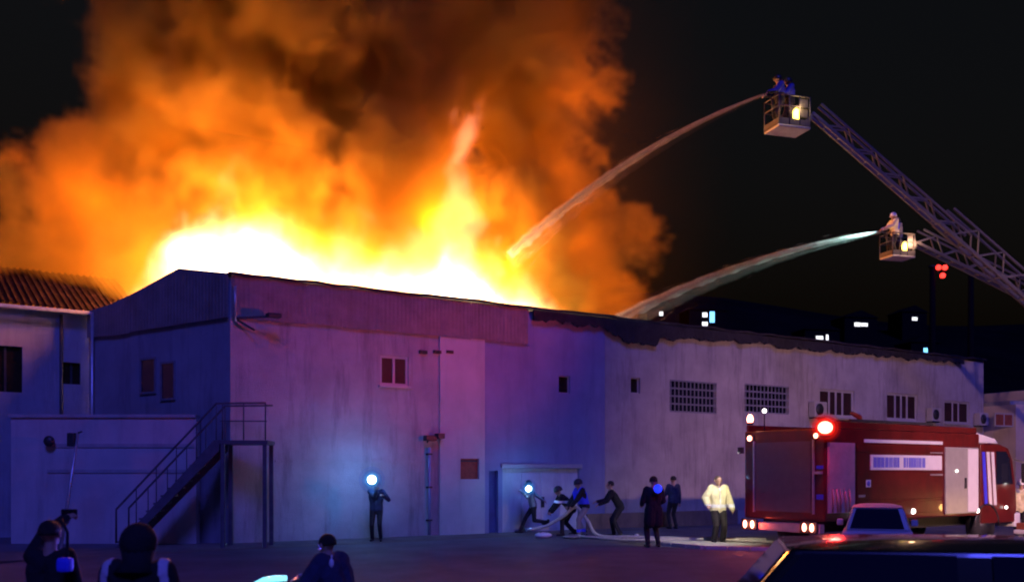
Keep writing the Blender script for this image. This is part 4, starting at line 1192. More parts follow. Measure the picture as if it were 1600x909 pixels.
bg_ = thing('shoulder_bag', 'blue bag beside the onlooker filming at lower left', 'bag', Matrix.Translation(q))
mb = MB(Matrix.Translation(q)); mb.box(-0.06, 0.07, -0.05, 0.05, -0.09, 0.04); mb.build('bag_body', M['lit_blue_cloth'], bg_, bevel=0.035)
mb = MB(Matrix.Translation(q)); mb.tube([(0.02, 0, 0.03), (-0.02, 0.1, 0.25), (-0.12, 0.2, 0.36)], 0.015, 6); mb.build('strap', M['black_cloth'], bg_)

# motorcycle with its rider
Yr = 11.0
RX = PX(516, Yr)
MC = frame(RX, Yr, ground_z(Yr), math.pi * 0.86)
mc = thing('motorcycle', 'police motorcycle with a lit windscreen and blue beacon at the bottom edge', 'motorcycle', MC)
for l in (-0.72, 0.78):
    w = MB(MC).tube([(l, -0.06, 0.31), (l, -0.035, 0.31), (l, 0.035, 0.31), (l, 0.06, 0.31)], [0.27, 0.31, 0.31, 0.27], 24).build('wheel', M['rubber'], mc)
    MB(MC).tube([(l, -0.063, 0.31), (l, 0.063, 0.31)], 0.19, 18).build('rim', M['steel'], w)
MB(MC).prism([(-0.75, 0.62), (-0.3, 0.45), (0.3, 0.42), (0.5, 0.7), (0.35, 0.86), (0.10, 0.84), (0.0, 0.56), (-0.6, 0.54), (-0.8, 0.72)], -0.14, 0.14).build('frame', M['white_paint'], mc, bevel=0.04)
MB(MC).box(-0.55, 0.0, -0.15, 0.15, 0.50, 0.60).build('seat', M['black_cloth'], mc, bevel=0.03)
for s in (-1, 1):
    MB(MC).tube([(0.78, 0.09 * s, 0.31), (0.5, 0.09 * s, 0.9)], 0.025, 8).build('fork', M['steel'], mc)
MB(MC).tube([(0.35, -0.36, 0.86), (0.5, -0.2, 0.9), (0.5, 0.2, 0.9), (0.35, 0.36, 0.86)], 0.016, 8).build('handlebar', M['dark_metal'], mc)
mb = MB(MC)
vs = []; fs = []
for i in range(9):
    a = -1.0 + 2.0 * i / 8
    for j in range(4):
        z = 0.78 + j * 0.07
        vs.append((0.72 - 0.10 * j - 0.16 * a * a, 0.27 * a * (1 - 0.06 * j), z - 0.05 * a * a * (j / 3)))
for i in range(8):
    for j in range(3):
        fs.append((i * 4 + j, i * 4 + j + 1, (i + 1) * 4 + j + 1, (i + 1) * 4 + j))
mb.add(vs, fs, True)
scr = mb.build('windscreen', mat('frosted_screen', (0.6, 0.75, 0.8), 0.35), mc)
sol = scr.modifiers.new('thick', 'SOLIDIFY'); sol.thickness = 0.006
mb = MB(); mb.tube([P(396, 911, 10.7), P(412, 905.5, 10.72), P(430, 903, 10.75), P(448, 902.5, 10.8)], [0.012, 0.03, 0.036, 0.03], 8); mb.build('screen_glow', M['e_strip'], mc)  # glowing strip added to stand for the brightly lit windscreen edge
MB(MC).box(-0.95, -0.62, -0.17, 0.17, 0.60, 0.78).build('top_box', M['white_paint'], mc, bevel=0.04)
bpos = Vector((PX(474, 11.7), 11.7, CAM_Z - 172 / F_PX * 11.7))
MB().tube([Vector((bpos.x, bpos.y, ground_z(8.7) + 0.55)), bpos + Vector((0, 0, -0.03))], 0.018, 8).build('beacon_pole', M['dark_metal'], mc)
MB().bar(Vector((bpos.x, bpos.y, ground_z(8.7) + 0.55)), Vector((bpos.x, Yr, ground_z(8.7) + 0.55)), 0.03).build('beacon_arm', M['dark_metal'], mc)
lens(mc, bpos + Vector((0, 0, 0.03)), 0.06, M['e_blue'], 'beacon_lens', sc=(1, 1, 1.0))
lamp('POINT', 'blue_beacon_light', bpos + Vector((-0.02, 0.14, 0.12)), 260, (0.10, 0.085, 1.0), 0.08, mc)
pr = person('rider with a dark cap sitting on the motorcycle at the bottom edge', RX + 0.08, Yr - 0.04, math.pi * 0.36, G3, dict(lean=0.36, pel=(0, -0.08, 0.70), fL=(-0.26, 0.16, 0.12), fR=(0.26, 0.16, 0.12), hL=(-0.33, 0.42, 0.84), hR=(0.33, 0.42, 0.84), kneeL=(-0.3, 1, 0), kneeR=(0.3, 1, 0), curl=1.1), H=1.74, top='navy_cloth', bulk=0.06, voxel=0.010)
q = P(518, 879, 10.78) - Vector((0.06, -0.05, 0))
ms = thing('headset', 'small white headset at the neck of the rider', 'headset', Matrix.Translation(q))
mb = MB(Matrix.Translation(q + Vector((0.06, -0.05, 0)))); mb.ball((0, 0, 0), 0.035, sc=(0.8, 0.6, 1.5)); mb.build('ear_piece', M['white_band'], ms)
mb = MB(Matrix.Translation(q + Vector((0.06, -0.05, 0)))); mb.tube([(0, 0, 0.05), (0.0, 0.02, 0.09)], 0.01, 6); mb.build('clip', M['white_band'], ms)

# ------------------------------------------------------------------ cars
def car(label, Mx, L, W, Hh, paint, group, belt=0.92, cab0=-0.46, cab1=0.18, rake_r=0.10, rake_f=0.18, hood=0.86, rack=True):
    r = thing('parked_car', label, 'car', Mx, group)
    h = L / 2
    prof = [(-h + 0.05, 0.28), (h - 0.1, 0.28), (h, 0.45), (h - 0.03, hood - 0.16), (h - 0.25, hood - 0.05), (cab1 * L + 0.25, belt), (cab0 * L - 0.02, belt), (-h, belt - 0.06), (-h - 0.02, 0.5)]
    MB(Mx).prism(prof, -W / 2, W / 2).build('body', paint, r, bevel=0.07, seg=3)
    x0, x1 = cab0 * L, cab1 * L + 0.22
    ux0, ux1 = x0 + rake_r * L * 0.9, x1 - rake_f * L
    wb, wt = W / 2 - 0.06, W / 2 - 0.20
    z0, z1 = belt + 0.002, Hh - 0.05
    def lerp(a, b, t): return a + (b - a) * t
    ring = lambda t: [(lerp(x0, ux0, t), -lerp(wb, wt, t)), (lerp(x1, ux1, t), -lerp(wb, wt, t)), (lerp(x1, ux1, t), lerp(wb, wt, t)), (lerp(x0, ux0, t), lerp(wb, wt, t))]
    vs = [(p[0], p[1], z0) for p in ring(0)] + [(p[0], p[1], z1) for p in ring(1)]
    cab_ = MB(Mx).add(vs, [(0, 3, 2, 1), (4, 5, 6, 7), (0, 1, 5, 4), (1, 2, 6, 5), (2, 3, 7, 6), (3, 0, 4, 7)]).build('cabin', paint, r, bevel=0.05, seg=3)
    mb = MB(Mx)
    rx0, rx1 = ux0 - 0.03, ux1 + 0.03
    m_ = 7; vs = []
    for i in range(m_ + 1):
        for j in range(m_ + 1):
            a = i / m_; b = j / m_
            vs.append((lerp(rx0, rx1, a), lerp(-wt - 0.01, wt + 0.01, b), Hh - 0.058 + 0.06 * (1 - (2 * a - 1) ** 4) * (1 - (2 * b - 1) ** 4)))
    fs = [(i * (m_ + 1) + j, (i + 1) * (m_ + 1) + j, (i + 1) * (m_ + 1) + j + 1, i * (m_ + 1) + j + 1) for i in range(m_) for j in range(m_)]
    mb.add(vs, fs, True); mb.build('roof', paint, r)
    # panes a little proud of the cabin, inset from its edges
    def pane(pts, nrm):
        c = sum((Vector(p) for p in pts), Vector()) / len(pts)
        pts = [c + (Vector(p) - c) * 0.84 for p in pts]
        nrm = Vector(nrm).normalized()
        vs = [p + nrm * 0.004 for p in pts] + [p + nrm * 0.014 for p in pts]
        k = len(pts)
        return MB(Mx).add(vs, [tuple(range(k - 1, -1, -1)), tuple(range(k, 2 * k))] + [(i, (i + 1) % k, (i + 1) % k + k, i + k) for i in range(k)])
    b0, b1 = ring(0.0), ring(1.0)
    B3 = lambda i, t: (lerp(b0[i][0], b1[i][0], t), lerp(b0[i][1], b1[i][1], t), lerp(z0, z1, t))
    pane([B3(3, 0), B3(0, 0), B3(0, 1), B3(3, 1)], (-(z1 - z0), 0, (ux0 - x0))).build('rear_window', M['glass_blue'], r, bevel=0.003)
    pane([B3(1, 0), B3(2, 0), B3(2, 1), B3(1, 1)], ((z1 - z0), 0, (x1 - ux1))).build('windscreen', M['glass_blue'], r, bevel=0.003)
    for i, j, s in ((0, 1, -1), (3, 2, 1)):
        for a, b in ((0.0, 0.5), (0.5, 1.0)):
            def q(t, e): 
                p0 = B3(i, t); p1 = B3(j, t)
                return tuple(lerp(p0[k], p1[k], e) for k in range(3))
            pane([q(0, a), q(0, b), q(1, b), q(1, a)], (0, s * (z1 - z0), 0.14)).build('side_window', M['glass_blue'], r, bevel=0.003)
    for x in (-L * 0.30, L * 0.31):
        for y in (-W / 2 - 0.01, W / 2 - 0.21):
            wheel(Mx, r, (x, y, 0.33), 0.33, 0.22)
    for s in (-1, 1):
        MB(Mx).box(-h - 0.035, -h + 0.06, s * (W / 2 - 0.2) - 0.13, s * (W / 2 - 0.2) + 0.13, 0.62, 0.78).build('tail_lamp', M['rust'], r, bevel=0.02)
        MB(Mx).box(h - 0.10, h + 0.01, s * (W / 2 - 0.24) - 0.15, s * (W / 2 - 0.24) + 0.15, 0.58, 0.70).build('headlamp', M['glass_blue'], r, bevel=0.02)
        MB(Mx).box(x1 - 0.55, x1 - 0.40, s * (W / 2 + 0.08) - 0.07, s * (W / 2 + 0.08) + 0.07, belt + 0.02, belt + 0.16).build('mirror', paint, r, bevel=0.03)
        if rack: MB(Mx).tube([(rx0 + 0.1, s * (wt - 0.08), Hh + 0.03), (rx1 - 0.25, s * (wt - 0.08), Hh + 0.03)], 0.018, 8).build('roof_rack', M['dark_metal'], r)
    return r
G4 = 'cars parked in front of the fire engine'
car('white hatchback parked with its dark rear window towards the camera', frame(PX(1383, 19.2) + 0.33, 20.5, ground_z(18.5), math.pi / 2 - 0.36), 3.0, 1.34, 1.44, mat('dull_white_paint', (0.5, 0.5, 0.52), 0.45), G4, rake_r=0.06, rack=False)
car('black off road car filling the lower right corner', frame(2.92, 7.6, ground_z(6), math.pi - 0.22), 4.6, 1.85, 1.66, M['black_paint'], G4, rack=False, belt=1.12, hood=1.05, cab0=-0.47, cab1=0.2, rake_f=0.09)

# ------------------------------------------------------------------ hoses and small things on the ground
def hose(label, pts, r=0.045):
    pts = [Vector(p) for p in pts]
    sm = []
    for i in range(len(pts) - 1):
        p0 = pts[max(0, i - 1)]; p1 = pts[i]; p2 = pts[i + 1]; p3 = pts[min(len(pts) - 1, i + 2)]
        for k in range(8):
            t = k / 8
            sm.append(0.5 * ((2 * p1) + (p2 - p0) * t + (2 * p0 - 5 * p1 + 4 * p2 - p3) * t * t + (3 * p1 - p0 - 3 * p2 + p3) * t ** 3))
    sm.append(pts[-1])
    r_ = thing('fire_hose', label, 'hose', Matrix.Translation((sm[0].x, sm[0].y, 0)), 'fire hoses on the ground')
    MB().tube(sm, r, 8).build('jacket', M['hose'], r_)
    d = (sm[0] - sm[1]).normalized()
    MB().tube([sm[0] - d * 0.05, sm[0] + d * 0.22], [r * 1.3, r * 1.1], 10).build('coupling', M['steel'], r_)
hose('charged hose held up by the two stooping firefighters', [P(832, 826, 29.6), P(852, 822, 29.5), P(880, 806, 29.3), P(900, 792, 29.2), (PX(918, 29.1), 29.1, 0.5), (PX(935, 28.9), 28.9, 0.06), (PX(990, 28.2), 28.2, 0.05), (PX(1080, 27.6), 27.6, 0.05), (7.2, 27.2, 0.05)], 0.05)
hose('flat hose trailing along the kerb past the standing people', [(PX(905, 28.6), 28.6, 0.05), (PX(960, 27.4), 27.4, 0.04), (PX(1010, 27.0), 27.0, 0.045), (PX(1080, 26.8), 26.9, 0.08), (6.0, 26.2, 0.09), (7.0, 25.4, 0.09)], 0.04)
def ground_bag(label, x, Y, w, h, m):
    q = Vector((PX(x, Y), Y, ground_z(Y)))
    r = thing('equipment_bag', label, 'bag', Matrix.Translation(q), 'pale bags on the ground')
    mb = MB(Matrix.Translation(q)); mb.ball((0, 0, h * 0.45), 1.0, sc=(w / 2, 0.2, h * 0.55), zmin=-0.8); mb.build('bag_body', m, r)
    MB(Matrix.Translation(q)).tube([(-w * 0.22, -0.06, h * 0.85), (-w * 0.1, -0.12, h * 1.1), (w * 0.1, -0.12, h * 1.1), (w * 0.22, -0.06, h * 0.85)], 0.014, 6).build('handle', M['grey_cloth'], r)
ground_bag('bright white bag lying below the white hand lamp', 849, 28.6, 0.52, 0.17, M['white_band'])
ground_bag('dull pale bag at the feet of the blue vested firefighter', 893, 28.2, 0.52, 0.12, M['grey_cloth'])
ground_bag('small pale bag behind the person in long black clothes', 995, 28.6, 0.13, 0.13, M['white_band'])
# lamp light that falls on the white bag from the hand lamp is real (see searchlight)

# kerb stones before the pale pavement
kp = [(4.0, 25.7), (4.9, 24.3), (7.0, 23.6)]
KB = thing('kerb', 'row of pale kerb stones along the pavement by the fire engine', 'kerb', Matrix.Translation((4.0, 25.7, 0)))
for (a, b) in zip(kp[:-1], kp[1:]):
    a = Vector((*a, 0)); b = Vector((*b, 0)); n = int((b - a).length / 0.55)
    for k in range(n):
        p = a.lerp(b, (k + 0.03) / n); q = a.lerp(b, (k + 0.97) / n)
        off = Vector((-(b - a).normalized().y, (b - a).normalized().x, 0)) * -0.09
        MB().bar(p + off + Vector((0, 0, 0.03)), q + off + Vector((0, 0, 0.03)), 0.15, 0.13).build('kerb_stone', M['concrete'], KB, bevel=0.015)

# ------------------------------------------------------------------ street lamp added out of view at the right to light the engine's side
SL = frame(15.5, 13.0, ground_z(13), 0)
sl = thing('added_street_lamp', 'added warm fill lamp on a tall post, out of view at the right', 'street lamp', SL)
MB(SL).tube([(0, 0, 0), (0, 0, 6.2), (-0.15, 0.1, 6.8), (-0.8, 0.6, 7.0)], [0.09, 0.06, 0.05, 0.04], 10).build('post', M['steel'], sl)
MB(SL).box(-1.25, -0.7, 0.5, 0.75, 6.93, 7.05).build('lamp_head', M['dark_metal'], sl, bevel=0.03)
MB(SL).box(-1.2, -0.75, 0.53, 0.72, 6.9, 6.928).build('lamp_lens', M['e_amber'], sl)
lamp('SPOT', 'right_fill_light', SL @ Vector((-1.0, 0.62, 6.8)), 9000, (1.0, 0.52, 0.50), 0.15, sl, target=(15.0, 36.0, 1.0), angle=72, blend=0.9)

# small lorry with amber lights beyond the engine's cab
AL = frame(PX(1600, 25.6) + 0.35, 25.6, 0, 0.5)
al = thing('amber_light_barrow', 'low equipment trolley with an amber lamp at the right edge', 'trolley', AL)
MB(AL).box(-0.5, 0.9, -0.35, 0.35, 0.30, 0.42).build('tray', M['white_paint'], al, bevel=0.03)
MB(AL).box(-0.45, 0.85, -0.30, 0.30, 0.425, 0.60).build('load', M['rust'], al, bevel=0.03)
for l in (-0.3, 0.6):
    for n in (-0.42, 0.34): wheel(AL, al, (l, n, 0.14), 0.14, 0.08)
MB(AL).tube([(-0.42, -0.2, 0.42), (-0.42, -0.2, 0.75)], 0.02, 6).build('lamp_stem', M['dark_metal'], al)
lens(al, AL @ Vector((-0.42, -0.22, 0.80)), 0.12, M['e_amber'], 'lamp_lens')
lamp('POINT', 'amber_light', AL @ Vector((-0.42, -0.5, 0.95)), 25, (1.0, 0.5, 0.15), 0.1, al)

# ------------------------------------------------------------------ far houses on the hill, masts
def hill_h(x, y):
    s = max(0, min(1, (y - 160) / 240)); s = s * s * (3 - 2 * s)
    return s * (66 + 7 * math.sin(x * 0.011 + 1.2) + 4 * math.sin(x * 0.031)) - 1.5
def far_house(label, px, py, wins, w=9, h=7):
    # distance at which the hillside carries a house seen at that height
    best = None
    for Y in range(170, 480, 2):
        q = P(px, py, Y); best = (0, Y)
        if hill_h(q.x, Y) + h * 1.1 >= q.z: break
    Y = best[1]; c = P(px, py, Y)
    base = hill_h(c.x, Y) - 4.0
    Mx = frame(c.x, Y, base, 0.2)
    top = c.z + 2.2
    r = thing('far_house', label, 'house', Mx, 'far houses on the dark hillside')
    MB(Mx).box(-w / 2, w / 2, 0, 8, 0, top - base).build('wall', M['far_wall'], r)
    MB(Mx).prism([(-w / 2 - 0.5, top - base), (w / 2 + 0.5, top - base), (0, top - base + 2.2)], -0.4, 8.4).build('roof', M['far_wall'], r)
    for dx, dy, ww, hh, m in wins:
        k = Y / F_PX
        x = dx * k; z = c.z - base - dy * k
        o = MB(Mx).box(x - ww * k / 2 - 0.08, x + ww * k / 2 + 0.08, -0.06, -0.01, z - hh * k / 2 - 0.08, z + hh * k / 2 + 0.08).build('window', M['dark_metal'], r)
        MB(Mx).box(x - ww * k / 2, x + ww * k / 2, -0.10, -0.065, z - hh * k / 2, z + hh * k / 2).build('pane', M[m], o)
far_house('far dark house with one tiny lit window left of the blue lit one', 1033, 490, [(0, 0, 6, 6, 'e_window')])
far_house('far dark house with white windows and a tall blue one', 1106, 496, [(-5, -4, 8, 7, 'e_window'), (7, -1, 8, 17, 'e_winblue'), (-5, 10, 9, 6, 'e_window')], w=12)
far_house('far dark house with a wide white window just above the roof edge', 1285, 527, [(-5, 1, 12, 6, 'e_window'), (8, 0, 4, 9, 'e_window')], w=11)
far_house('far dark house with two dim windows side by side', 1345, 507, [(-6, 0, 10, 6, 'e_window'), (6, 0, 11, 5, 'e_window')], w=11)
far_house('far dark house with one dim window under the short ladder', 1429, 498, [(0, 0, 9, 5, 'e_window')])
far_house('far dark house with a small bright bluish window low on the right', 1446, 547, [(0, 0, 7, 7, 'e_winblue')])
for x, y, lab in ((1457, 418, 'tall slim grey mast under the red lights'), (1517, 425, 'tall slim grey mast nearer the right edge')):
    q = P(x, y, 150.0)
    Mx = Matrix.Translation((q.x, q.y, -1))
    r = thing('mast', lab, 'mast', Mx, 'tall masts in the distance')
    MB(Mx).tube([(0, 0, 0), (0, 0, q.z + 1)], [0.6, 0.4], 12).build('shaft', M['far_wall'], r)
    MB(Mx).tube([(0, 0, q.z + 1.0), (0, 0, q.z + 1.25)], 0.6, 12).build('platform', M['dark_metal'], r)
    if x == 1457:
        for dx, dz in ((0.7, 0.7), (1.7, 0.7), (1.35, -0.55)):
            b = MB(Mx).bar((0, 0, q.z + 1.1), (dx, -0.5, q.z + dz), 0.08).build('lamp_arm', M['dark_metal'], r)
            lens(r, Vector((q.x + dx, q.y - 0.55, q.z - 1 + dz + 0.2)), 0.42, M['e_redsmall'], 'obstruction_lamp')

# ------------------------------------------------------------------ water jets
def water_mat(name, col, alpha):
    m = bpy.data.materials.new(name); m.use_nodes = True
    nt = m.node_tree; nt.nodes.clear()
    o = nt.nodes.new('ShaderNodeOutputMaterial')
    d = nt.nodes.new('ShaderNodeBsdfDiffuse'); t = nt.nodes.new('ShaderNodeBsdfTranslucent'); tp = nt.nodes.new('ShaderNodeBsdfTransparent')
    d.inputs[0].default_value = (*col, 1); t.inputs[0].default_value = (*col, 1)
    a = nt.nodes.new('ShaderNodeMixShader'); b = nt.nodes.new('ShaderNodeMixShader')
    a.inputs[0].default_value = 0.75; b.inputs[0].default_value = alpha
    nt.links.new(d.outputs[0], a.inputs[1]); nt.links.new(t.outputs[0], a.inputs[2])
    nt.links.new(tp.outputs[0], b.inputs[1]); nt.links.new(a.outputs[0], b.inputs[2])
    nt.links.new(b.outputs[0], o.inputs['Surface'])
    return m
M['water'] = water_mat('spray', (0.92, 0.80, 0.68), 0.26)  # warm tint of the firelight mixed into the droplet colour
def spray_mat(name, dens, g):
    m = bpy.data.materials.new(name); m.use_nodes = True
    nt = m.node_tree; nt.nodes.clear()
    o = nt.nodes.new('ShaderNodeOutputMaterial'); v = nt.nodes.new('ShaderNodeVolumeScatter')
    v.inputs['Color'].default_value = (0.95, 0.93, 0.90, 1)
    v.inputs['Density'].default_value = dens
    v.inputs['Anisotropy'].default_value = g
    nt.links.new(v.outputs[0], o.inputs['Volume'])
    return m
def jet(label, a, b, sag, n, r0, r1, dens, seed, drift=0.5):
    rnd = random.Random(seed)
    a = Vector(a); b = Vector(b)
    L = (b - a).length
    def at(t):
        p = a.lerp(b, t); p.z += sag * 4 * t * (1 - t)
        return p
    root = thing('water_jet', label, 'water', Matrix.Translation(a), 'water jets from the baskets')
    def sleeve(name, k0, k1, m, drop, wob):
        N = 70; pts = []; rs = []
        for i in range(N + 1):
            t = i / N
            r = (k0 + (k1 - k0) * t ** 0.9)
            r *= 1 + wob * t * (0.6 * math.sin(i * 0.83 + seed) + 0.5 * math.sin(i * 2.1 + 2 * seed) + rnd.uniform(-0.4, 0.4))
            p = at(t); p.z -= drop * r
            pts.append(p); rs.append(max(0.012, r))
        return MB().tube(pts, rs, 12).build(name, m, root)
    sleeve('stream', r0, r1 * 0.42, spray_mat('stream', dens * 2.6, 0.45), 0.0, 0.10)
    sleeve('spray', r0 * 1.3, r1, spray_mat('spray_veil', dens, 0.45), 0.35, 0.22)
    sleeve('mist', r0 * 1.5, r1 * 2.2, spray_mat('mist_veil', dens * 0.035, 0.45), 0.6, 0.08)
    mb = MB()
    for k in range(n):
        t0 = rnd.random() ** 0.8 * 0.985
        ln = rnd.uniform(0.15, 0.5) / L
        rr_ = r0 + (r1 - r0) * t0
        ang = rnd.uniform(0, 2 * math.pi); rr = abs(rnd.gauss(0, 0.8)) * rr_
        off = Vector((0, math.cos(ang) * rr, math.sin(ang) * rr))
        if rnd.random() < 0.5: off.z -= abs(rnd.gauss(0, 1)) * rr_ * drift * 2.5 * t0
        p = at(t0) + off; q = at(min(1.0, t0 + ln)) + off * (1 + 0.1 * rnd.random())
        w = rnd.uniform(0.003, 0.008)
        mb.tube([p, p.lerp(q, 0.5), q], [0.002, w, 0.002], 4, cap=False)
    tag(mb.build('droplets', M['water'], root), kind='stuff')
    return root
a1 = MA @ Vector((-1.0, 0, 1.22)); b1 = P(796, 396, 33.6)
jet('orange lit water jet arching from the higher basket into the flames', a1, b1, 0.60, 600, 0.035, 0.20, 2.6, 11, drift=0.9)
a2 = MBm @ Vector((-1.0, 0, 1.22)); b2 = P(966, 495, 35.0)
jet('white water jet arching from the lower basket onto the roof', a2, b2, 0.45, 600, 0.045, 0.20, 2.6, 12, drift=1.0)
lamp('SPOT', 'nozzle_light', a2 + Vector((0.1, -0.13, 0.12)), 4500, (0.55, 1.0, 0.92), 0.08, BB, target=a2.lerp(b2, 0.3) + Vector((0, 0, 0.45)), angle=26, blend=0.6)

# ------------------------------------------------------------------ fire and smoke
T0, T1, N0, N1, Z0, Z1 = -16.0, 21.4, 1.0, 15.3, 5.6, 28.7
VX = 0.187
nt_, nn_, nz_ = int(round((T1 - T0) / VX)), int(round((N1 - N0) / VX)), int(round((Z1 - Z0) / VX))
gt = (T0 + (np.arange(nt_) + 0.5) * VX).astype(np.float32)
gn = (N0 + (np.arange(nn_) + 0.5) * VX).astype(np.float32)
gz = (Z0 + (np.arange(nz_) + 0.5) * VX).astype(np.float32)
Tg, Ng, Zg = np.meshgrid(gt, gn, gz, indexing='ij')
def value_noise(cell, seed, stretch=(1, 1, 1)):
    r = np.random.default_rng(seed)
    out = None
    mats_ = []; dims = []
    for ax_, (g, st) in enumerate(zip((gt, gn, gz), stretch)):
        q = (g - g[0]) / (cell * st)
        i = np.floor(q).astype(int); f = q - i; f = f * f * (3 - 2 * f)
        n = i.max() + 2
        W = np.zeros((len(g), n), np.float32)
        W[np.arange(len(g)), i] = 1 - f; W[np.arange(len(g)), i + 1] = f
        mats_.append(W); dims.append(n)
    a = r.random(dims, dtype=np.float32)
    a = np.tensordot(mats_[0], a, (1, 0))
    a = np.einsum('ajk,bj->abk', a, mats_[1], optimize=True)
    return np.einsum('abk,ck->abc', a, mats_[2], optimize=True)
def fbm(cell, octs, seed, gain=0.5, stretch=(1, 1, 1), billow=False):
    s = 0; a = 1.0; n = 0
    for o in range(octs):
        v = value_noise(cell, seed + o, stretch)
        if billow: v = np.abs(2 * v - 1)
        s = s + a * v; n += a; a *= gain; cell *= 0.52
    return s / n
def warp(field, amp, seed, cell=3.0):
    w = [np.rint((fbm(cell, 2, seed + 10 * k) - 0.5) * 2 * amp / VX).astype(np.int32) for k in range(3)]
    I, J, K = np.meshgrid(np.arange(nt_), np.arange(nn_), np.arange(nz_), indexing='ij')
    return field[np.clip(I + w[0], 0, nt_ - 1), np.clip(J + w[1], 0, nn_ - 1), np.clip(K + w[2], 0, nz_ - 1)]
# smoke: billows placed along the roof and above it
# (photo column, photo row, radius in photo pixels, weight, depth behind the facade)
BILLOWS = [(170, 330, 140, 1, 9.5), (110, 400, 100, .75, 10), (50, 415, 105, .42, 11), (235, 210, 105, .95, 8.5), (300, 110, 135, 1, 7), (450, 60, 170, 1, 6.5), (440, 250, 160, 1, 5.5),
           (620, 120, 180, 1, 6.5), (600, 320, 150, .9, 5), (780, 60, 125, 1, 6.5), (800, 230, 110, 1, 5), (855, 330, 105, 1, 5.5), (930, 400, 85, 1, 5), (880, 440, 110, 1, 5),
           (700, -60, 230, 1, 6.5), (400, -80, 230, 1, 6), (830, -60, 110, 1, 6), (845, 200, 62, 1, 4.5), (960, 440, 58, 1, 5.5), (350, 340, 120, 1, 7.5), (520, 400, 120, 1, 7.5), (720, 420, 120, 1, 7.5), (230, 400, 100, 1, 8.5)]
sdf = np.full(Tg.shape, -9.0, np.float32)
for (x, y, r_px, wt, dep) in BILLOWS:
    t, z = tz(x, y, dep)
    Rr = r_px / F_PX * (AY + DY * t + DX * dep)
    d2 = np.sqrt((Tg - t) ** 2 + ((Ng - dep) * 1.25) ** 2 + (Zg - z) ** 2)
    sdf = np.maximum(sdf, (1 - d2 / Rr) * wt)
n1 = warp(fbm(2.8, 5, 40, 0.55), 1.4, 200)
n2 = warp(fbm(1.7, 5, 60, 0.62, billow=True), 1.0, 260)
dens = np.clip((sdf + (n1 - 0.5) * 2.0 + (0.28 - n2) * 1.35 + 0.12) / 0.30, 0, 1)
dens *= np.clip((Zg - 5.8) / 0.6, 0, 1) * np.clip((Ng - N0) / 0.9, 0, 1) * np.clip((N1 - Ng) / 0.9, 0, 1) * np.clip((Z1 - Zg) / 4, 0, 1) * np.clip((Tg - T0) / 3, 0, 1)
dens *= 0.55 + 1.0 * np.clip(warp(fbm(4.2, 4, 70), 2.0, 300) * 2.2 - 0.7, 0, 1)
# flames: height of the fire along the roof, broken into tongues
FL = [(218, 455), (236, 385), (270, 345), (320, 318), (390, 310), (460, 320), (520, 352), (570, 380), (605, 392), (640, 365), (690, 355), (735, 372), (790, 385), (822, 440), (845, 480)]
tk = [tz(x, y, 4.5)[0] for x, y in FL]; hk = [tz(x, y, 4.5)[1] for x, y in FL]
Hf = np.interp(Tg, tk, hk, left=5.2, right=5.2)
fn = warp(fbm(1.5, 5, 90, 0.68, stretch=(1, 1, 2.0)), 0.8, 400, 2.0)
heat = (Hf - 0.35 - Zg) / 1.6 + (fn - 0.5) * 4.2
# one tall tongue, right of centre
tt, tzz = tz(690, 250, 4.5)
cx_ = tz(668, 330, 4.5)[0] + (Zg - tz(668, 330, 4.5)[1]) * 0.13
tong = 1.0 - np.sqrt(((Tg - cx_ + (n1 - 0.5) * 3.0) / (1.5 - 0.24 * np.clip(Zg - 9.5, 0, 5))) ** 2 + ((Ng - 2.5) / 1.1) ** 2)
tong = np.where((Zg < tz(705, 185, 4.5)[1]), tong, -1) + (fn - 0.5) * 2.6 - np.clip(Zg - 10.5, 0, 9) * 0.08
heat = heat * np.clip(1 - np.abs(Ng - 5) / 3.4, 0, 1) ** 0.5
heat = np.clip(heat, 0, 1.5)
heat = np.maximum(heat, np.clip(tong * 0.75, 0, 0.42))
heat *= np.clip((Zg - 5.8) / 0.5, 0, 1)
dens = dens * np.clip(1.1 - heat * 0.8, 0.1, 1)
dens += 0.010 * np.clip(1.3 - (Zg - 7) / 16, 0, 1) * np.clip((T1 - Tg) / 8, 0, 1) * np.clip((Tg - 2) / 5, 0, 1) * (0.4 + 1.2 * n1)
# nothing in front of the end wall and the side wing
lim = np.where(Tg < -2.4, 8.0, 1.2 + 2.75 * np.clip(-Tg, 0, 9))
inside = np.clip((Ng - lim) / 0.7, 0, 1)
dens *= inside; heat *= inside

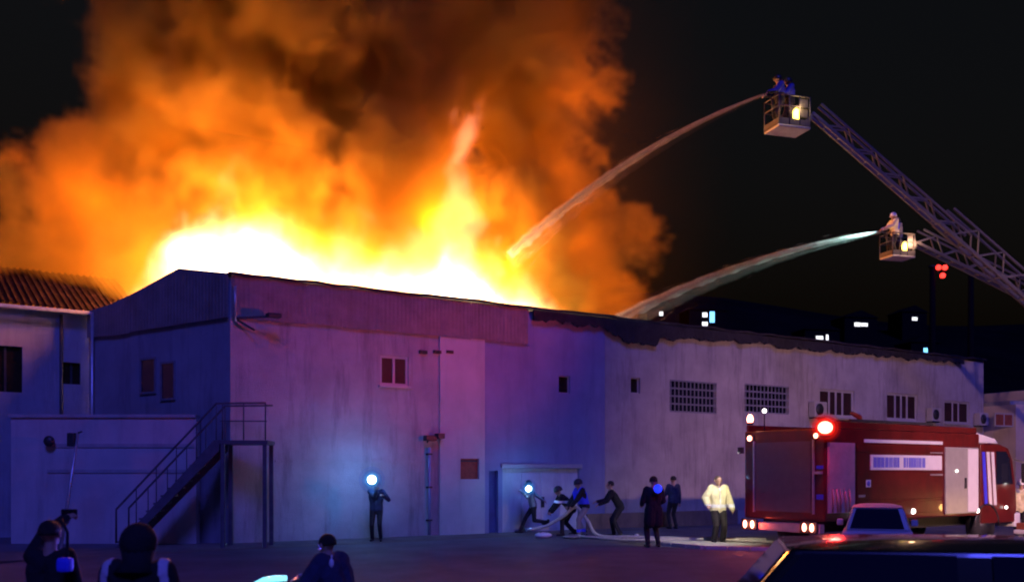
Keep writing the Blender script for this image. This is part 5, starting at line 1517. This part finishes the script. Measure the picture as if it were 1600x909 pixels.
def grid_volume(name, amount, material):
    pts = np.stack([Tg, Ng, Zg], -1).astype(np.float32)
    N = nt_ * nn_ * nz_
    me = bpy.data.meshes.new(name)
    me.vertices.add(N)
    me.vertices.foreach_set('co', pts.reshape(-1))
    at = me.attributes.new('amount', 'FLOAT', 'POINT')
    at.data.foreach_set('value', np.ascontiguousarray(amount, np.float32).reshape(-1))
    ob = bpy.data.objects.new(name, me); COL.objects.link(ob)
    ob.matrix_world = FAC
    me.materials.append(material)
    ng = bpy.data.node_groups.new(name, 'GeometryNodeTree')
    ng.interface.new_socket('Geometry', in_out='INPUT', socket_type='NodeSocketGeometry')
    ng.interface.new_socket('Geometry', in_out='OUTPUT', socket_type='NodeSocketGeometry')
    nd = ng.nodes; L = ng.links
    gi = nd.new('NodeGroupInput'); go = nd.new('NodeGroupOutput')
    vc = nd.new('GeometryNodeVolumeCube'); sm = nd.new('GeometryNodeSetMaterial'); sm.inputs['Material'].default_value = material
    lo = (T0 + VX / 2, N0 + VX / 2, Z0 + VX / 2)
    vc.inputs['Min'].default_value = lo; vc.inputs['Max'].default_value = (T1 - VX / 2, N1 - VX / 2, Z1 - VX / 2)
    vc.inputs['Resolution X'].default_value = nt_; vc.inputs['Resolution Y'].default_value = nn_; vc.inputs['Resolution Z'].default_value = nz_
    na = nd.new('GeometryNodeInputNamedAttribute'); na.data_type = 'FLOAT'; na.inputs[0].default_value = 'amount'
    si = nd.new('GeometryNodeSampleIndex'); si.data_type = 'FLOAT'; si.domain = 'POINT'
    L.new(gi.outputs[0], si.inputs['Geometry']); L.new(na.outputs[0], si.inputs['Value'])
    pos = nd.new('GeometryNodeInputPosition')
    sub = nd.new('ShaderNodeVectorMath'); sub.operation = 'SUBTRACT'; sub.inputs[1].default_value = lo; L.new(pos.outputs[0], sub.inputs[0])
    mul = nd.new('ShaderNodeVectorMath'); mul.operation = 'SCALE'; mul.inputs['Scale'].default_value = 1 / VX; L.new(sub.outputs[0], mul.inputs[0])
    add = nd.new('ShaderNodeVectorMath'); add.operation = 'ADD'; add.inputs[1].default_value = (.5, .5, .5); L.new(mul.outputs[0], add.inputs[0])
    fl = nd.new('ShaderNodeVectorMath'); fl.operation = 'FLOOR'; L.new(add.outputs[0], fl.inputs[0])
    dp = nd.new('ShaderNodeVectorMath'); dp.operation = 'DOT_PRODUCT'; dp.inputs[1].default_value = (nn_ * nz_, nz_, 1); L.new(fl.outputs[0], dp.inputs[0])
    L.new(dp.outputs['Value'], si.inputs['Index'])
    L.new(si.outputs[0], vc.inputs['Density']); L.new(vc.outputs[0], sm.inputs[0]); L.new(sm.outputs[0], go.inputs[0])
    mo = ob.modifiers.new('grid', 'NODES'); mo.node_group = ng
    return ob
def vol_mat(name):
    m = bpy.data.materials.new(name); m.use_nodes = True; nt = m.node_tree; nt.nodes.clear()
    o = nt.nodes.new('ShaderNodeOutputMaterial'); v = nt.nodes.new('ShaderNodeVolumePrincipled')
    nt.links.new(v.outputs[0], o.inputs['Volume'])
    return m, nt, v
m, nt, v = vol_mat('fire_smoke')
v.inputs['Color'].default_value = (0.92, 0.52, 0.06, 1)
v.inputs['Density'].default_value = 0.85
v.inputs['Absorption Color'].default_value = (0, 0, 0, 1)
tag(grid_volume('smoke', dens, m), 'brown orange smoke billowing up from the burning roof', 'smoke', kind='stuff')
m, nt, v = vol_mat('flames')
v.inputs['Color'].default_value = (0, 0, 0, 1)
v.inputs['Density'].default_value = 0.05
at = nt.nodes.new('ShaderNodeAttribute'); at.attribute_name = 'density'
cr = nt.nodes.new('ShaderNodeValToRGB'); e = cr.color_ramp.elements
e[0].position = 0; e[0].color = (0, 0, 0, 1); e[1].position = 1; e[1].color = (1, 0.78, 0.50, 1)
x = e.new(0.10); x.color = (0.55, 0.08, 0.02, 1)
x = e.new(0.30); x.color = (1, 0.27, 0.13, 1)
x = e.new(0.6); x.color = (1, 0.66, 0.28, 1)
nt.links.new(at.outputs['Fac'], cr.inputs[0]); nt.links.new(cr.outputs[0], v.inputs['Emission Color'])
mm = nt.nodes.new('ShaderNodeMath'); mm.operation = 'MULTIPLY'; mm.inputs[1].default_value = 2.4
nt.links.new(at.outputs['Fac'], mm.inputs[0]); nt.links.new(mm.outputs[0], v.inputs['Emission Strength'])
tag(grid_volume('flames', heat, m), 'white hot flames along the roof of the long building', 'flames', kind='stuff')
# the light that the fire gives off
for x, y, dep, E in [(150, 320, 11.5, 1600), (215, 400, 11.0, 1300), (330, 370, 4.5, 3000), (450, 390, 4.5, 3000), (560, 420, 4.5, 2600), (680, 360, 4.0, 2800), (700, 280, 4.5, 350), (770, 430, 4.5, 2600), (865, 400, 7.5, 2400), (835, 270, 8.0, 3000), (290, 190, 9.0, 1300)]:
    t, z = tz(x, y, dep)
    lamp('POINT', 'firelight', FAC @ Vector((t, dep, z)), E, (1.0, 0.25, 0.03), 0.9)
